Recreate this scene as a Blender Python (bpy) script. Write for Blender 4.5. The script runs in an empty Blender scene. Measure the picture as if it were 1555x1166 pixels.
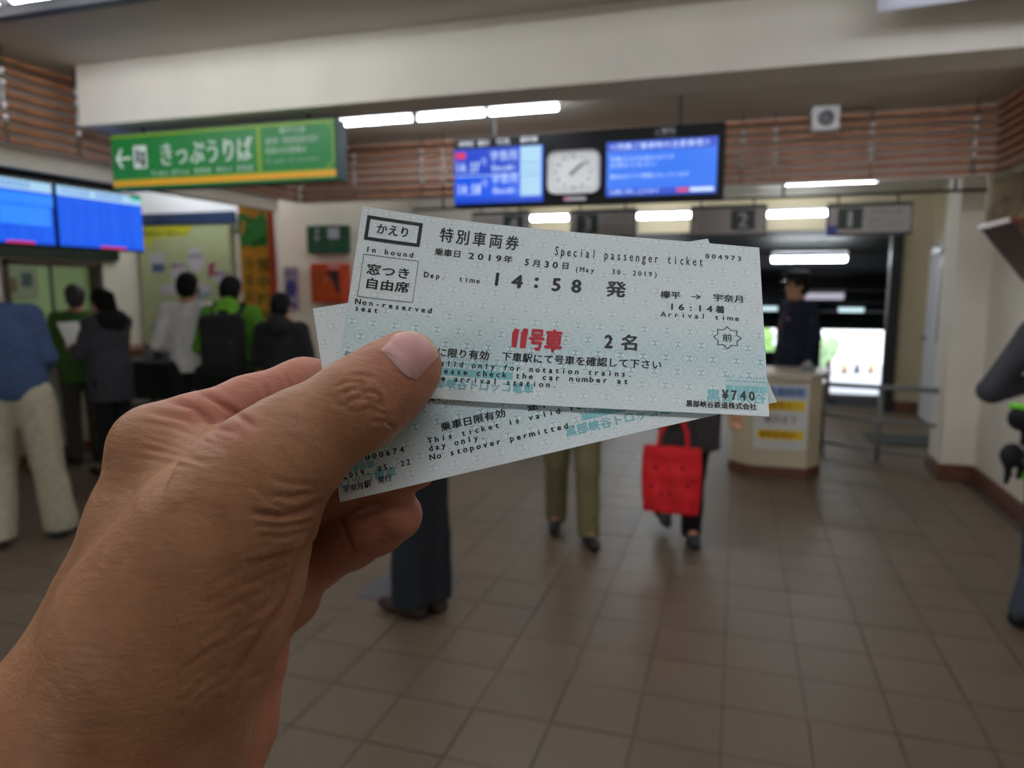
import bpy, bmesh, math, random
import numpy as np
from mathutils import Vector, Matrix
random.seed(7); rng = np.random.default_rng(7)
scn = bpy.context.scene
COL = scn.collection
R = math.radians

# ------------------------------------------------------------------ camera
F_PX, CX, CY = 1100.0, 777.5, 583.0
CAM_H, PITCH, YAW = 1.58, R(7.56), R(17.3)
camd = bpy.data.cameras.new('camera'); cam = bpy.data.objects.new('camera', camd); COL.objects.link(cam)
cam.location = (0, 0, CAM_H); cam.rotation_euler = (R(90) - PITCH, 0, YAW)
camd.sensor_width = 36; camd.lens = F_PX / 1555 * 36; camd.clip_start = .01; camd.clip_end = 200
camd.dof.use_dof = True; camd.dof.focus_distance = .205; camd.dof.aperture_fstop = 14.5
scn.camera = cam
CM = Matrix.Translation((0, 0, CAM_H)) @ cam.rotation_euler.to_matrix().to_4x4()
CMn = np.array(CM)

# ------------------------------------------------------------------ world, exposure
w = bpy.data.worlds.new('world'); scn.world = w; w.use_nodes = True
bg = w.node_tree.nodes['Background']; bg.inputs[0].default_value = (.86, .93, 1.0, 1); bg.inputs[1].default_value = 2.4
scn.view_settings.view_transform = 'Standard'; scn.view_settings.look = 'None'
scn.view_settings.gamma = 1; scn.view_settings.use_curve_mapping = False
scn.view_settings.exposure = 0.17
scn.cycles.use_denoising = True
scn.cycles.max_bounces = 6
TUBE_W = 34.0     # emission strength of the fluorescent tubes

# ------------------------------------------------------------------ materials
def lin(c):
    if isinstance(c, str): c = tuple(int(c[i:i+2], 16) for i in (0, 2, 4))
    return tuple((x/255/12.92 if x/255 <= .04045 else ((x/255+.055)/1.055)**2.4) for x in c) + (1,)
MATS = {}
def mat(name, col, rough=.6, noise=0., scale=20, bump=0., bscale=200, emit=0, metal=0, spec=.5, coat=0, trans=0, sss=0):
    if name in MATS: return MATS[name]
    m = bpy.data.materials.new(name); m.use_nodes = True; nt = m.node_tree; b = nt.nodes['Principled BSDF']
    c = lin(col); b.inputs['Base Color'].default_value = c; b.inputs['Roughness'].default_value = rough
    b.inputs['Metallic'].default_value = metal; b.inputs['Specular IOR Level'].default_value = spec
    b.inputs['Transmission Weight'].default_value = trans
    tc = nt.nodes.new('ShaderNodeTexCoord')
    if noise:
        n = nt.nodes.new('ShaderNodeTexNoise'); n.inputs['Scale'].default_value = scale; n.inputs['Detail'].default_value = 5
        nt.links.new(tc.outputs['Object'], n.inputs['Vector'])
        r = nt.nodes.new('ShaderNodeValToRGB')
        r.color_ramp.elements[0].position = .3; r.color_ramp.elements[1].position = .7
        r.color_ramp.elements[0].color = tuple(max(0, x*(1-noise)) for x in c[:3]) + (1,)
        r.color_ramp.elements[1].color = tuple(min(1, x*(1+noise)) for x in c[:3]) + (1,)
        nt.links.new(n.outputs['Fac'], r.inputs['Fac']); nt.links.new(r.outputs['Color'], b.inputs['Base Color'])
    if bump:
        n2 = nt.nodes.new('ShaderNodeTexNoise'); n2.inputs['Scale'].default_value = bscale; n2.inputs['Detail'].default_value = 4
        nt.links.new(tc.outputs['Object'], n2.inputs['Vector'])
        bp = nt.nodes.new('ShaderNodeBump'); bp.inputs['Strength'].default_value = bump; bp.inputs['Distance'].default_value = .01
        nt.links.new(n2.outputs['Fac'], bp.inputs['Height']); nt.links.new(bp.outputs['Normal'], b.inputs['Normal'])
    if emit:
        if emit >= .5: b.inputs['Base Color'].default_value = (.01, .01, .01, 1)
        b.inputs['Emission Color'].default_value = c; b.inputs['Emission Strength'].default_value = emit
    MATS[name] = m; return m

# ------------------------------------------------------------------ object helpers
def tag(o, label=None, cat=None, group=None, kind=None):
    if label: o['label'] = label
    if cat: o['category'] = cat
    if group: o['group'] = group
    if kind: o['kind'] = kind
    return o
def thing(name, label, cat, loc=(0, 0, 0), rz=0, group=None):
    o = bpy.data.objects.new(name, None); COL.objects.link(o); o.location = loc; o.rotation_euler = (0, 0, rz)
    o.empty_display_size = .1
    return tag(o, label, cat, group)
def link(name, me, m, parent=None, smooth=False, loc=None):
    o = bpy.data.objects.new(name, me); COL.objects.link(o)
    if m and not me.materials: me.materials.append(m)
    if smooth: me.shade_smooth()
    if parent: o.parent = parent
    if loc: o.location = loc
    return o
def from_np(name, V, Fq, m, parent=None, smooth=False):
    me = bpy.data.meshes.new(name); me.from_pydata([tuple(v) for v in V] if not isinstance(V, np.ndarray) else V.tolist(), [], Fq if isinstance(Fq, list) else Fq.tolist()); me.update()
    return link(name, me, m, parent, smooth)
class MB:
    def __init__(s): s.bm = bmesh.new()
    def box(s, a, b, bev=0, rot=None, piv=None):
        a = Vector(a); b = Vector(b); r = bmesh.ops.create_cube(s.bm, size=1)['verts']
        bmesh.ops.scale(s.bm, vec=[max(abs(x), 1e-5) for x in (b-a)], verts=r); bmesh.ops.translate(s.bm, vec=(a+b)/2, verts=r)
        if rot: bmesh.ops.rotate(s.bm, cent=piv or (a+b)/2, matrix=rot, verts=r)
        if bev:
            es = list({e for v in r for e in v.link_edges}); bmesh.ops.bevel(s.bm, geom=es, offset=bev, segments=2, affect='EDGES', profile=.5)
        return s
    def tube(s, p, q, r, r2=None, n=12, caps=True):
        p = Vector(p); q = Vector(q); d = q-p; L = d.length
        v = bmesh.ops.create_cone(s.bm, cap_ends=caps, segments=n, radius1=r, radius2=r if r2 is None else r2, depth=L)['verts']
        bmesh.ops.rotate(s.bm, cent=(0, 0, 0), matrix=d.to_track_quat('Z', 'Y').to_matrix(), verts=v)
        bmesh.ops.translate(s.bm, vec=(p+q)/2, verts=v); return s
    def ball(s, c, r, sc=(1, 1, 1), n=16):
        v = bmesh.ops.create_uvsphere(s.bm, u_segments=n, v_segments=n//2+2, radius=r)['verts']
        bmesh.ops.scale(s.bm, vec=sc, verts=v); bmesh.ops.translate(s.bm, vec=c, verts=v); return s
    def prism(s, pts, ext):
        vs = [s.bm.verts.new(p) for p in pts]; f = s.bm.faces.new(vs)
        r = bmesh.ops.extrude_face_region(s.bm, geom=[f]); nv = [x for x in r['geom'] if isinstance(x, bmesh.types.BMVert)]
        bmesh.ops.translate(s.bm, vec=ext, verts=nv); return s
    def build(s, name, m, parent=None, smooth=False):
        bmesh.ops.recalc_face_normals(s.bm, faces=s.bm.faces)
        me = bpy.data.meshes.new(name); s.bm.to_mesh(me); s.bm.free(); return link(name, me, m, parent, smooth)
def struct(name, mb, m): return tag(mb.build(name, m), kind='structure')

# pixel of the photograph -> point on a real plane
def ray(px, py):
    return (CM.to_3x3() @ Vector(((px-CX)/F_PX, -(py-CY)/F_PX, -1)))
O = Vector((0, 0, CAM_H))
def at_y(px, py, Y): d = ray(px, py); return O + d*(Y/d.y)
def at_x(px, py, X): d = ray(px, py); return O + d*(X/d.x)
def at_z(px, py, Z): d = ray(px, py); return O + d*((Z-CAM_H)/d.z)
FW = Vector((-math.sin(YAW), math.cos(YAW), 0)); RT = Vector((math.cos(YAW), math.sin(YAW), 0))
def stand(px, D): return FW*D + RT*((px-CX)/F_PX*D) + Vector((0, 0, 0))

# ------------------------------------------------------------------ lettering
GL = {}
def glyph(ch, bold):
    k = (ch, bold)
    if k not in GL:
        c = bpy.data.curves.new('g', 'FONT'); c.body = ch; c.size = 1; c.resolution_u = 2; c.offset = 0
        o = bpy.data.objects.new('g', c); COL.objects.link(o)
        dg = bpy.context.evaluated_depsgraph_get(); me = bpy.data.meshes.new_from_object(o.evaluated_get(dg))
        V = np.array([v.co[:2] for v in me.vertices]).reshape(-1, 2); Fs = [tuple(p.vertices) for p in me.polygons]
        bpy.data.objects.remove(o); bpy.data.curves.remove(c); bpy.data.meshes.remove(me)
        GL[k] = (V, Fs)
    return GL[k]
def is_cjk(ch): return ord(ch) > 0x2000
class Text:
    """flat print: strings set on a (u, v) sheet and mapped onto a surface"""
    def __init__(s): s.V = []; s.F = []; s.n = 0
    def put(s, V, Fs):
        s.V.append(V); s.F += [tuple(i+s.n for i in f) for f in Fs]; s.n += len(V)
    def row(s, txt, x0, x1, y, h, bold=0., fat=1.0, dy=0.):
        n = len(txt); cell = (x1-x0)/n
        for i, ch in enumerate(txt):
            if ch == ' ' or ch == '　': continue
            V, Fs = glyph(ch, 0)
            if not len(V): continue
            xc = x0+(i+.5)*cell; yy = y+dy*(i+.5)/n
            if is_cjk(ch):
                P = np.c_[xc+(V[:, 0]-.5)*cell*.97*fat, yy+(V[:, 1]+.08)*h/.92]
            else:
                mid = (V[:, 0].min()+V[:, 0].max())/2; wd = V[:, 0].max()-V[:, 0].min()
                sx = cell*1.28*fat
                if wd*sx > cell*.92: sx = cell*.92/wd
                P = np.c_[xc+(V[:, 0]-mid)*sx, yy+V[:, 1]*h/.72]
            if bold:
                b_ = bold*(h/.92)*(1.1 if is_cjk(ch) else 3.2); ar = abs(cell)/h if is_cjk(ch) else 1.
                for ox, oy in ((-b_*ar, 0), (b_*ar, 0), (0, b_*.8), (0, -b_*.8))[:4 if h > 1.0 and h < 20 else 2]: s.put(P+np.array([ox, oy]), Fs)
            else: s.put(P, Fs)
        return s
    def col(s, txt, x, y_top, size, pitch, bold=0.):
        for i, ch in enumerate(txt):
            V, Fs = glyph(ch, 0); P = np.c_[x+(V[:, 0]-.5)*size, y_top-i*pitch-size+(V[:, 1]+.08)*size]
            for o_ in (-bold*size, bold*size): s.put(P+np.array([o_, 0]), Fs)
        return s
    def rect(s, x0, y0, x1, y1, n=1):
        xs = np.linspace(x0, x1, n+1); V = np.array([(x, y) for x in xs for y in (y0, y1)])
        s.put(V, [(2*i, 2*i+2, 2*i+3, 2*i+1) for i in range(n)]); return s
    def frame(s, x0, y0, x1, y1, t, n=6):
        return s.rect(x0, y0, x1, y0+t, n).rect(x0, y1-t, x1, y1, n).rect(x0, y0+t, x0+t, y1-t).rect(x1-t, y0+t, x1, y1-t)
    def poly(s, pts): s.put(np.array(pts, float), [tuple(range(len(pts)))]); return s
    def ring(s, cx, cy, pts_out, pts_in):
        n = len(pts_out); s.put(np.array([(cx+a, cy+b) for a, b in pts_out]+[(cx+a, cy+b) for a, b in pts_in]),
            [(i, (i+1) % n, n+(i+1) % n, n+i) for i in range(n)]); return s
    def disc(s, cx, cy, rx, ry, n=20):
        return s.poly([(cx+rx*math.cos(2*math.pi*i/n), cy+ry*math.sin(2*math.pi*i/n)) for i in range(n)])
    def build(s, name, fn, m, parent=None):
        V = np.concatenate(s.V); P = fn(V[:, 0], V[:, 1])
        return from_np(name, P, s.F, m, parent)
def plane_map(o, ux, uy, lift=.003):
    o = np.array(o, float); ux = np.array(ux, float); uy = np.array(uy, float); n = np.cross(ux, uy); n /= np.linalg.norm(n)
    return lambda u, v: o+np.outer(u, ux)+np.outer(v, uy)+n*lift

# ------------------------------------------------------------------ organic shapes from smooth distance fields
def _sdf(op, P):
    t = op['t']
    if t == 'c':
        a, b = op['a'], op['b']; ab = b-a; L = float(ab@ab)+1e-12
        pa = P-a; h = np.clip((pa@ab)/L, 0, 1)
        return np.linalg.norm(pa-h[..., None]*ab, axis=-1)-(op['r']+h*(op['s']-op['r']))
    q = P-op['a']
    if op.get('R') is not None: q = q@op['R']
    if t == 'e':
        r = op['r']; k0 = np.linalg.norm(q/r, axis=-1)+1e-9; k1 = np.linalg.norm(q/(r*r), axis=-1)+1e-9
        return k0*(k0-1)/k1
    if t == 'b':
        d = np.abs(q)-(op['r']-op['q']); return np.linalg.norm(np.maximum(d, 0), axis=-1)+np.minimum(d.max(-1), 0)-op['q']
def C(a, r, b=None, s=None, k=.02, sub=False):
    a = np.array(a, np.float32); return dict(t='c', a=a, b=a if b is None else np.array(b, np.float32), r=r, s=r if s is None else s, k=k, sub=sub)
def E(a, r, k=.02, Rm=None, sub=False): return dict(t='e', a=np.array(a, np.float32), r=np.array(r, np.float32), k=k, R=Rm, sub=sub)
def B(a, r, q=.01, k=.01, Rm=None, sub=False): return dict(t='b', a=np.array(a, np.float32), r=np.array(r, np.float32), q=q, k=k, R=Rm, sub=sub)
def chain(pts, k=.02):
    return [C(p[:3], p[3], q[:3], q[3], k) for p, q in zip(pts, pts[1:])]
def sdf_field(ops, vox, clips=()):
    lo = np.full(3, 1e9); hi = -lo
    for o in ops:
        if o['sub']: continue
        if o['t'] == 'c': m = max(o['r'], o['s']); l = np.minimum(o['a'], o['b'])-m; h = np.maximum(o['a'], o['b'])+m
        else: m = float(np.linalg.norm(o['r'])) if o.get('R') is not None else o['r']; l = o['a']-m; h = o['a']+m
        lo = np.minimum(lo, l); hi = np.maximum(hi, h)
    lo = lo-3*vox; hi = hi+3*vox; n = np.ceil((hi-lo)/vox).astype(int)+1
    F = np.full(tuple(n), .5, np.float32)
    ax = [(lo[i]+np.arange(n[i])*vox).astype(np.float32) for i in range(3)]
    for o in ops:
        mg = max(o['k'], 0)+3*vox
        if o['t'] == 'c': m = max(o['r'], o['s'])+mg; l = np.minimum(o['a'], o['b'])-m; h = np.maximum(o['a'], o['b'])+m
        else: m = (float(np.linalg.norm(o['r'])) if o.get('R') is not None else o['r'])+mg; l = o['a']-m; h = o['a']+m
        i0 = np.maximum(np.floor((l-lo)/vox).astype(int), 0); i1 = np.minimum(np.ceil((h-lo)/vox).astype(int)+1, n)
        if (i1 <= i0).any(): continue
        sl = tuple(slice(a, b) for a, b in zip(i0, i1))
        P = np.stack(np.meshgrid(*[ax[i][sl[i]] for i in range(3)], indexing='ij'), -1)
        d = _sdf(o, P); f = F[sl]; k = max(o['k'], 1e-5)
        if o['sub']:
            d = -d; hh = np.maximum(k-np.abs(f-d), 0)/k; F[sl] = np.maximum(f, d)+hh*hh*k*.25
        else:
            hh = np.maximum(k-np.abs(f-d), 0)/k; F[sl] = np.minimum(f, d)-hh*hh*k*.25
    if clips:
        G = np.meshgrid(*ax, indexing='ij')
        for (nn, off) in clips:       # keep nn.p <= off
            F = np.maximum(F, (nn[0]*G[0]+nn[1]*G[1]+nn[2]*G[2]-off).astype(np.float32))
    return F, lo, ax
def nets(F, lo, vox):
    s = F < 0; cnt = np.zeros(tuple(np.array(F.shape)-1), np.int8)
    offs = [(i, j, k) for i in (0, 1) for j in (0, 1) for k in (0, 1)]
    sh = cnt.shape
    def cv(A, o): return A[o[0]:o[0]+sh[0], o[1]:o[1]+sh[1], o[2]:o[2]+sh[2]]
    for o in offs: cnt += cv(s, o)
    mask = (cnt > 0) & (cnt < 8); idx = np.full(sh, -1, np.int64); idx[mask] = np.arange(mask.sum()); base = np.argwhere(mask).astype(np.float32)
    acc = np.zeros_like(base); num = np.zeros(len(base), np.float32)
    vals = {o: cv(F, o)[mask] for o in offs}
    for a in offs:
        for x in range(3):
            if a[x]: continue
            b = list(a); b[x] = 1; b = tuple(b); fa, fb = vals[a], vals[b]; m = (fa < 0) != (fb < 0)
            t = fa[m]/(fa[m]-fb[m]); p = np.tile(np.array(a, np.float32), (m.sum(), 1)); p[:, x] += t; acc[m] += p; num[m] += 1
    V = (base+acc/num[:, None])*vox+lo
    Q = []
    for x in range(3):
        y, z = (x+1) % 3, (x+2) % 3
        A = [slice(None)]*3; Bs = [slice(None)]*3; A[x] = slice(0, -1); Bs[x] = slice(1, None)
        sa, sb = s[tuple(A)], s[tuple(Bs)]; ed = np.argwhere(sa != sb)
        ok = (ed[:, y] > 0) & (ed[:, z] > 0) & (ed[:, y] < F.shape[y]-1) & (ed[:, z] < F.shape[z]-1); ed = ed[ok]
        fl = sa[tuple(ed.T)]
        def ci(dy, dz): c = ed.copy(); c[:, y] += dy; c[:, z] += dz; return idx[tuple(c.T)]
        q = np.stack([ci(-1, -1), ci(0, -1), ci(0, 0), ci(-1, 0)], 1); q[~fl] = q[~fl][:, ::-1]; Q.append(q)
    return V, np.concatenate(Q)
def blob(name, ops, vox, m, parent=None, clips=(), fold=0, seed=0):
    F_, lo, ax = sdf_field(ops, vox, clips); V, Q = nets(F_, lo, vox)
    if fold:
        r = np.random.default_rng(seed); d = np.zeros(len(V))
        for _ in range(7):
            kx = r.normal(size=3)*np.array([22, 22, 14]); d += np.sin(V@kx+r.uniform(0, 6.3))
        c = V.mean(0); nrm = V-c; nrm[:, 2] = 0; nrm /= np.linalg.norm(nrm, axis=1)[:, None]+1e-6
        V = V+nrm*(d*fold/3)[:, None]
    return from_np(name, V, Q, m, parent, True)
# ------------------------------------------------------------------ materials used in the place
M_cream = mat('cream paint', 'e8e1d3', .75, .04, 3, .05, 60)
M_cream2 = mat('warm cream wall', 'c9bd9f', .8, .05, 2, .05, 60)
M_white = mat('white paint', 'dcdad4', .6, .03, 4)
M_ceil = mat('ceiling paint', 'd0c9bd', .85, .04, 3)
M_wood = mat('slat wood', 'a87350', .45, .25, 14, .1, 80)
M_woodd = mat('dark stained wood', '4d2a17', .45, .25, 12, .1, 80)
M_back = mat('slat backing', 'd9cbc0', .9, .08, 3)
M_skirt = mat('brown skirting tile', '6d4535', .5, .12, 8)
M_black = mat('black plastic', '0b0b0d', .65, spec=.2)
M_dark = mat('dark metal', '2a2a2c', .45, metal=.3)
M_steel = mat('brushed steel', '9a9a9a', .3, metal=.9)
M_grey = mat('grey metal', '77797a', .5, .1, 10)
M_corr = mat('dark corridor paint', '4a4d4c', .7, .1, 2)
M_glass = None
def glass(name, tint, rough=.05):
    m = bpy.data.materials.new(name); m.use_nodes = True; b = m.node_tree.nodes['Principled BSDF']
    b.inputs['Base Color'].default_value = lin(tint); b.inputs['Roughness'].default_value = rough
    b.inputs['Transmission Weight'].default_value = 1; b.inputs['IOR'].default_value = 1.1; return m
M_glass = glass('window glass', 'eef5ee')
M_tube = mat('lit tube', 'f2f8ff', emit=TUBE_W)
M_fix = mat('white enamel', 'd8d8dc', .35)

YB = 3.48      # face of the cross beam
XL, XR = -3.88, 1.66     # planes of the slat screens
YS = 5.95
CEIL = 2.87

# floor: joint bed, tiles
def floor_mat():
    m = bpy.data.materials.new('floor tile'); m.use_nodes = True; nt = m.node_tree; b = nt.nodes['Principled BSDF']
    N = nt.nodes.new; L = nt.links.new
    tc = N('ShaderNodeTexCoord'); oi = N('ShaderNodeObjectInfo')
    geo = N('ShaderNodeNewGeometry')
    n1 = N('ShaderNodeTexNoise'); n1.inputs['Scale'].default_value = 160; n1.inputs['Detail'].default_value = 3; L(geo.outputs['Position'], n1.inputs['Vector'])
    n2 = N('ShaderNodeTexNoise'); n2.inputs['Scale'].default_value = 1.3; n2.inputs['Detail'].default_value = 4; L(geo.outputs['Position'], n2.inputs['Vector'])
    r = N('ShaderNodeValToRGB'); r.color_ramp.elements[0].position = .3; r.color_ramp.elements[1].position = .72
    r.color_ramp.elements[0].color = lin('584a3b'); r.color_ramp.elements[1].color = lin('736453'); L(n1.outputs['Fac'], r.inputs['Fac'])
    mx = N('ShaderNodeMix'); mx.data_type = 'RGBA'; mx.blend_type = 'MULTIPLY'; mx.inputs[0].default_value = 1
    mr = N('ShaderNodeMapRange'); mr.inputs['To Min'].default_value = .84; mr.inputs['To Max'].default_value = 1.12; L(n2.outputs['Fac'], mr.inputs['Value'])
    ad = N('ShaderNodeMath'); ad.operation = 'MULTIPLY_ADD'; L(oi.outputs['Random'], ad.inputs[0]); ad.inputs[1].default_value = .07; L(mr.outputs['Result'], ad.inputs[2])
    cb = N('ShaderNodeCombineColor'); [L(ad.outputs[0], cb.inputs[i]) for i in range(3)]
    L(r.outputs['Color'], mx.inputs[6]); L(cb.outputs['Color'], mx.inputs[7]); L(mx.outputs[2], b.inputs['Base Color'])
    b.inputs['Roughness'].default_value = .42; b.inputs['Specular IOR Level'].default_value = .4
    bp = N('ShaderNodeBump'); bp.inputs['Strength'].default_value = .12; bp.inputs['Distance'].default_value = .003
    L(n1.outputs['Fac'], bp.inputs['Height']); L(bp.outputs['Normal'], b.inputs['Normal']); return m
M_floor = floor_mat()
floor = struct('floor', MB().box((-7.8, -5, -.06), (3.0, 10.4, -.006)), mat('tile joint', '54473a', .9))
T = .3
def tile_mesh(mb=None, cx=0, cy=0):
    h = T/2-.0026
    return (mb or MB()).box((cx-h, cy-h, -.0055), (cx+h, cy+h, .0))
tm = None
cells = []
for i in range(-26, 8):
    for j in range(-8, 35):
        cx_, cy_ = (i+.5)*T, (j+.5)*T
        if cx_ > 2.2 and cy_ < 6.5: continue
        if cx_ < -6.4: continue
        if cx_ > 1.85 and cy_ < 6.9: continue
        if cx_ < -3.2 and cy_ > 6.5: continue
        v = CM.inverted() @ Vector((cx_, cy_, 0))
        if v.z < -.3:
            px, py = CX+F_PX*v.x/-v.z, CY-F_PX*v.y/-v.z; vis = -90 < px < 1640 and py < 1250
        else: vis = False
        hidden = vis and px < 420 and py > 700 and px < 380
        cells.append((0 if vis and not hidden else 1, -v.z, cx_, cy_))
cells.sort()
rest = MB()
for n, (h, d, cx_, cy_) in enumerate(cells):
    if n < 300 and h == 0:
        if tm is None:
            o = tile_mesh().build('floor_tile', M_floor, floor); tm = o.data; o.location = (cx_, cy_, 0)
        else:
            o = bpy.data.objects.new('floor_tile', tm); COL.objects.link(o); o.parent = floor; o.location = (cx_, cy_, random.uniform(-.0006, .0006))
    else: tile_mesh(rest, cx_, cy_)
tag(rest.build('tile_field', M_floor, floor), kind='stuff')

# shell
struct('ceiling', MB().box((-7.8, -5, CEIL), (3.0, 6.3, CEIL+.1)), M_ceil)
struct('wall_rear', MB().box((-6.55, -5.1, 0), (-4.4, -5, CEIL)).box((-2.4, -5.1, 0), (2.05, -5, CEIL)).box((-4.4, -5.1, 2.2), (-2.4, -5, CEIL)), M_cream)
struct('wall_right', MB().box((1.9, -5, 0), (2.05, 6.69, CEIL)), M_cream)
struct('trim_1', MB().box((-3.76, YB, 2.525), (1.9, YB+.3, CEIL), .004), M_cream)           # cross beam
struct('wall_left', MB().box((-6.55, -5, 0), (-6.4, 4.98, CEIL)).box((-6.55, 6.06, 0), (-6.4, 6.6, CEIL)).box((-6.55, 4.98, 0), (-6.4, 6.06, .98)).box((-6.55, 4.98, 1.84), (-6.4, 6.06, CEIL)), M_cream)
struct('wall_back', MB().box((-6.55, 6.6, 0), (-3.1, 6.75, 2.93)), M_cream)
struct('wall_passage_left', MB().box((-3.25, 6.75, 0), (-3.1, 10.3, 2.8)), M_cream)
struct('trim_2', MB().box((1.655, 6.69, 0), (2.4, 7.1, 2.93), .006), M_cream)                 # pier
struct('wall_passage_right', MB().box((2.25, 7.1, 0), (2.4, 10.3, 2.8)), M_cream2)
struct('wall_passage_end', MB().box((1.95, 10.3, 0), (2.4, 10.45, 2.8)).box((2.4, 10.3, -.1), (7.1, 10.45, 2.8)).box((-3.25, 10.3, 2.33), (1.95, 10.45, 2.8)), M_cream2)
struct('ceiling_passage', MB().box((-3.25, 6.3, 2.75), (2.4, 10.45, 2.85)), M_white)
struct('trim_3', MB().box((-6.38, 6.55, 2.2), (-4.98, 6.6, CEIL), .003), mat('bright white board', 'f4f4f6', .5))
struct('trim_4', MB().box((-4.06, -1, 2.26), (-3.96, 5.7, 2.37), .003), M_cream)               # fascia under the left slats
struct('trim_5', MB().box((-4.02, -1, 2.37), (-4.0, 6.1, CEIL)), M_back)
struct('trim_6', MB().box((-4.0, 6.12, 2.37), (1.9, 6.14, CEIL)), M_back)
struct('trim_7', MB().box((1.80, -1, 2.37), (1.82, 6.12, CEIL)), M_back)
struct('baseboard_right', MB().box((1.87, -5, 0), (1.9, 6.69, .13), .003).box((1.625, 6.66, 0), (1.9, 6.69, .13), .003).box((1.625, 6.69, 0), (1.655, 7.1, .13), .003), M_skirt)
struct('baseboard_passage', MB().box((1.95, 10.27, 0), (2.25, 10.3, .13)).box((2.22, 10.05, 0), (2.25, 10.3, .13)).box((2.22, 7.1, 0), (2.25, 8.75, .13)), M_skirt)
struct('baseboard_back', MB().box((-6.4, 6.57, 0), (-3.1, 6.6, .13)), M_skirt)
struct('baseboard_left', MB().box((-6.4, -5, 0), (-6.37, 6.57, .13)), M_skirt)
struct('trim_8', MB().box((1.80, 10.2, 0), (1.93, 10.36, 2.33), .004), M_dark)

# sloping passage down to the platform
def strip(x0, x1, y0, z0, y1, z1, th):
    m = MB(); m.prism([(x0, y0, z0), (x1, y0, z0), (x1, y0, z0+th), (x0, y0, z0+th)], (0, y1-y0, z1-z0)); return m
YE = 33.0
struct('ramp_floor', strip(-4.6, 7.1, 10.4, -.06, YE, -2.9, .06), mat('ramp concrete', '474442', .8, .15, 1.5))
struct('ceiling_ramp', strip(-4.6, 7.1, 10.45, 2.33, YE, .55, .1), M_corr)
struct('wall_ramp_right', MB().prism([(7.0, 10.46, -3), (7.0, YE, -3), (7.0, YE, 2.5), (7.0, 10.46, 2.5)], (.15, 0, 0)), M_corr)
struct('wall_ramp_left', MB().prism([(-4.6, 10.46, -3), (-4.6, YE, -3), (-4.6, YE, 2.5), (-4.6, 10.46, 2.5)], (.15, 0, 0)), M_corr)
a = at_y(1248, 500, YE); b = at_y(1344, 585, YE); c = at_y(1178, 520, YE)
w = MB(); zt = a.z
w.box((b.x, YE, -3), (7.2, YE+.2, 1.2)); w.box((-4.6, YE, zt), (b.x, YE+.2, 1.2)); w.box((c.x, YE, -3), (a.x, YE+.2, zt))
w.box((-4.6, YE, -3), (-1.2, YE+.2, zt)); w.box((-1.2, YE, -3), (c.x, YE+.2, c.z-.4))
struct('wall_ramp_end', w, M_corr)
for k in range(4):
    y = 13+4.6*k; z = 2.33-(y-10.45)*.079
    struct('trim_%d' % (9+k), MB().box((-4.6, y, z-.22), (7.0, y+.3, z+.02)), mat('dark beam', '2b2d2e', .7))
# platform outside, foliage beyond it
struct('platform', MB().box((-14, YE+.2, -3.0), (16, YE+14, -2.9)), mat('platform concrete', 'c9c9d2', .7, .05, 1))
def bush(n, loc, r, col, label):
    ops = [E(loc, (r, r*.8, r), .4)]
    for i in range(14):
        a_ = rng.uniform(0, 6.28); b_ = rng.uniform(-1, 1.2)
        ops.append(E(np.array(loc)+np.array([math.cos(a_)*r*.8, math.sin(a_)*r*.5, b_*r*.7]), [r*rng.uniform(.3, .5)]*3, .1))
    o = blob(n, ops, r*.07, mat('leaves '+col, col, .8, .4, 4, .6, 8)); tag(o, label, 'shrub'); return o
p = at_y(1256, 540, YE+9); bush('leafy_bush', (p.x-.5, p.y, -1.9), .9, 'a8c494', 'pale green bush seen at the left edge of the bright platform opening')
p = at_y(1166, 520, YE+9); bush('leafy_bush', (p.x-.8, p.y, -2.0), 1.2, 'a0cc74', 'yellow green bush in the narrow opening between ticket edge and officer')
p = at_y(1300, 540, YE+12); bush('leafy_bush', (p.x+3.6, p.y, -1.9), 1.2, 'b4c8a8', 'faint green bush beyond the right side of the platform opening')
for px, col, lab in ((1282, 'd9a400', 'small yellow traffic cone on the left of the sunlit platform'), (1322, 'd9a400', 'small yellow traffic cone on the right of the sunlit platform'), (1301, '3b3b52', 'dark traffic cone between two yellow cones on the platform')):
    q = at_z(px, 566, -2.9); t = thing('traffic_cone', lab, 'cone', (q.x, min(q.y, YE+10), -2.9))
    MB().box((-.2, -.2, 0), (.2, .2, .04), .01).build('base', mat('cone base', '333333'), t)
    MB().tube((0, 0, .04), (0, 0, .7), .14, .03, 20).build('cone_body', mat('cone '+col, col, .5), t, True)
    MB().tube((0, 0, .3), (0, 0, .42), .096, .073, 20).build('reflective_band', M_white, t, True)
q = at_z(1257, 588, -.2)
t = thing('safety_post', 'red safety post beside the desk at the foot of the bright opening', 'post', (at_y(1257, 580, 12).x, 12, -.16))
MB().tube((0, 0, 0), (0, 0, .03), .15, .13, 20).build('base', M_dark, t); MB().tube((0, 0, .03), (0, 0, .62), .035, .03, 14).build('pole', mat('red plastic', 'a01818'), t, True)
MB().tube((0, 0, .4), (0, 0, .48), .037, .037, 14).build('white_band', M_white, t, True)

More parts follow.
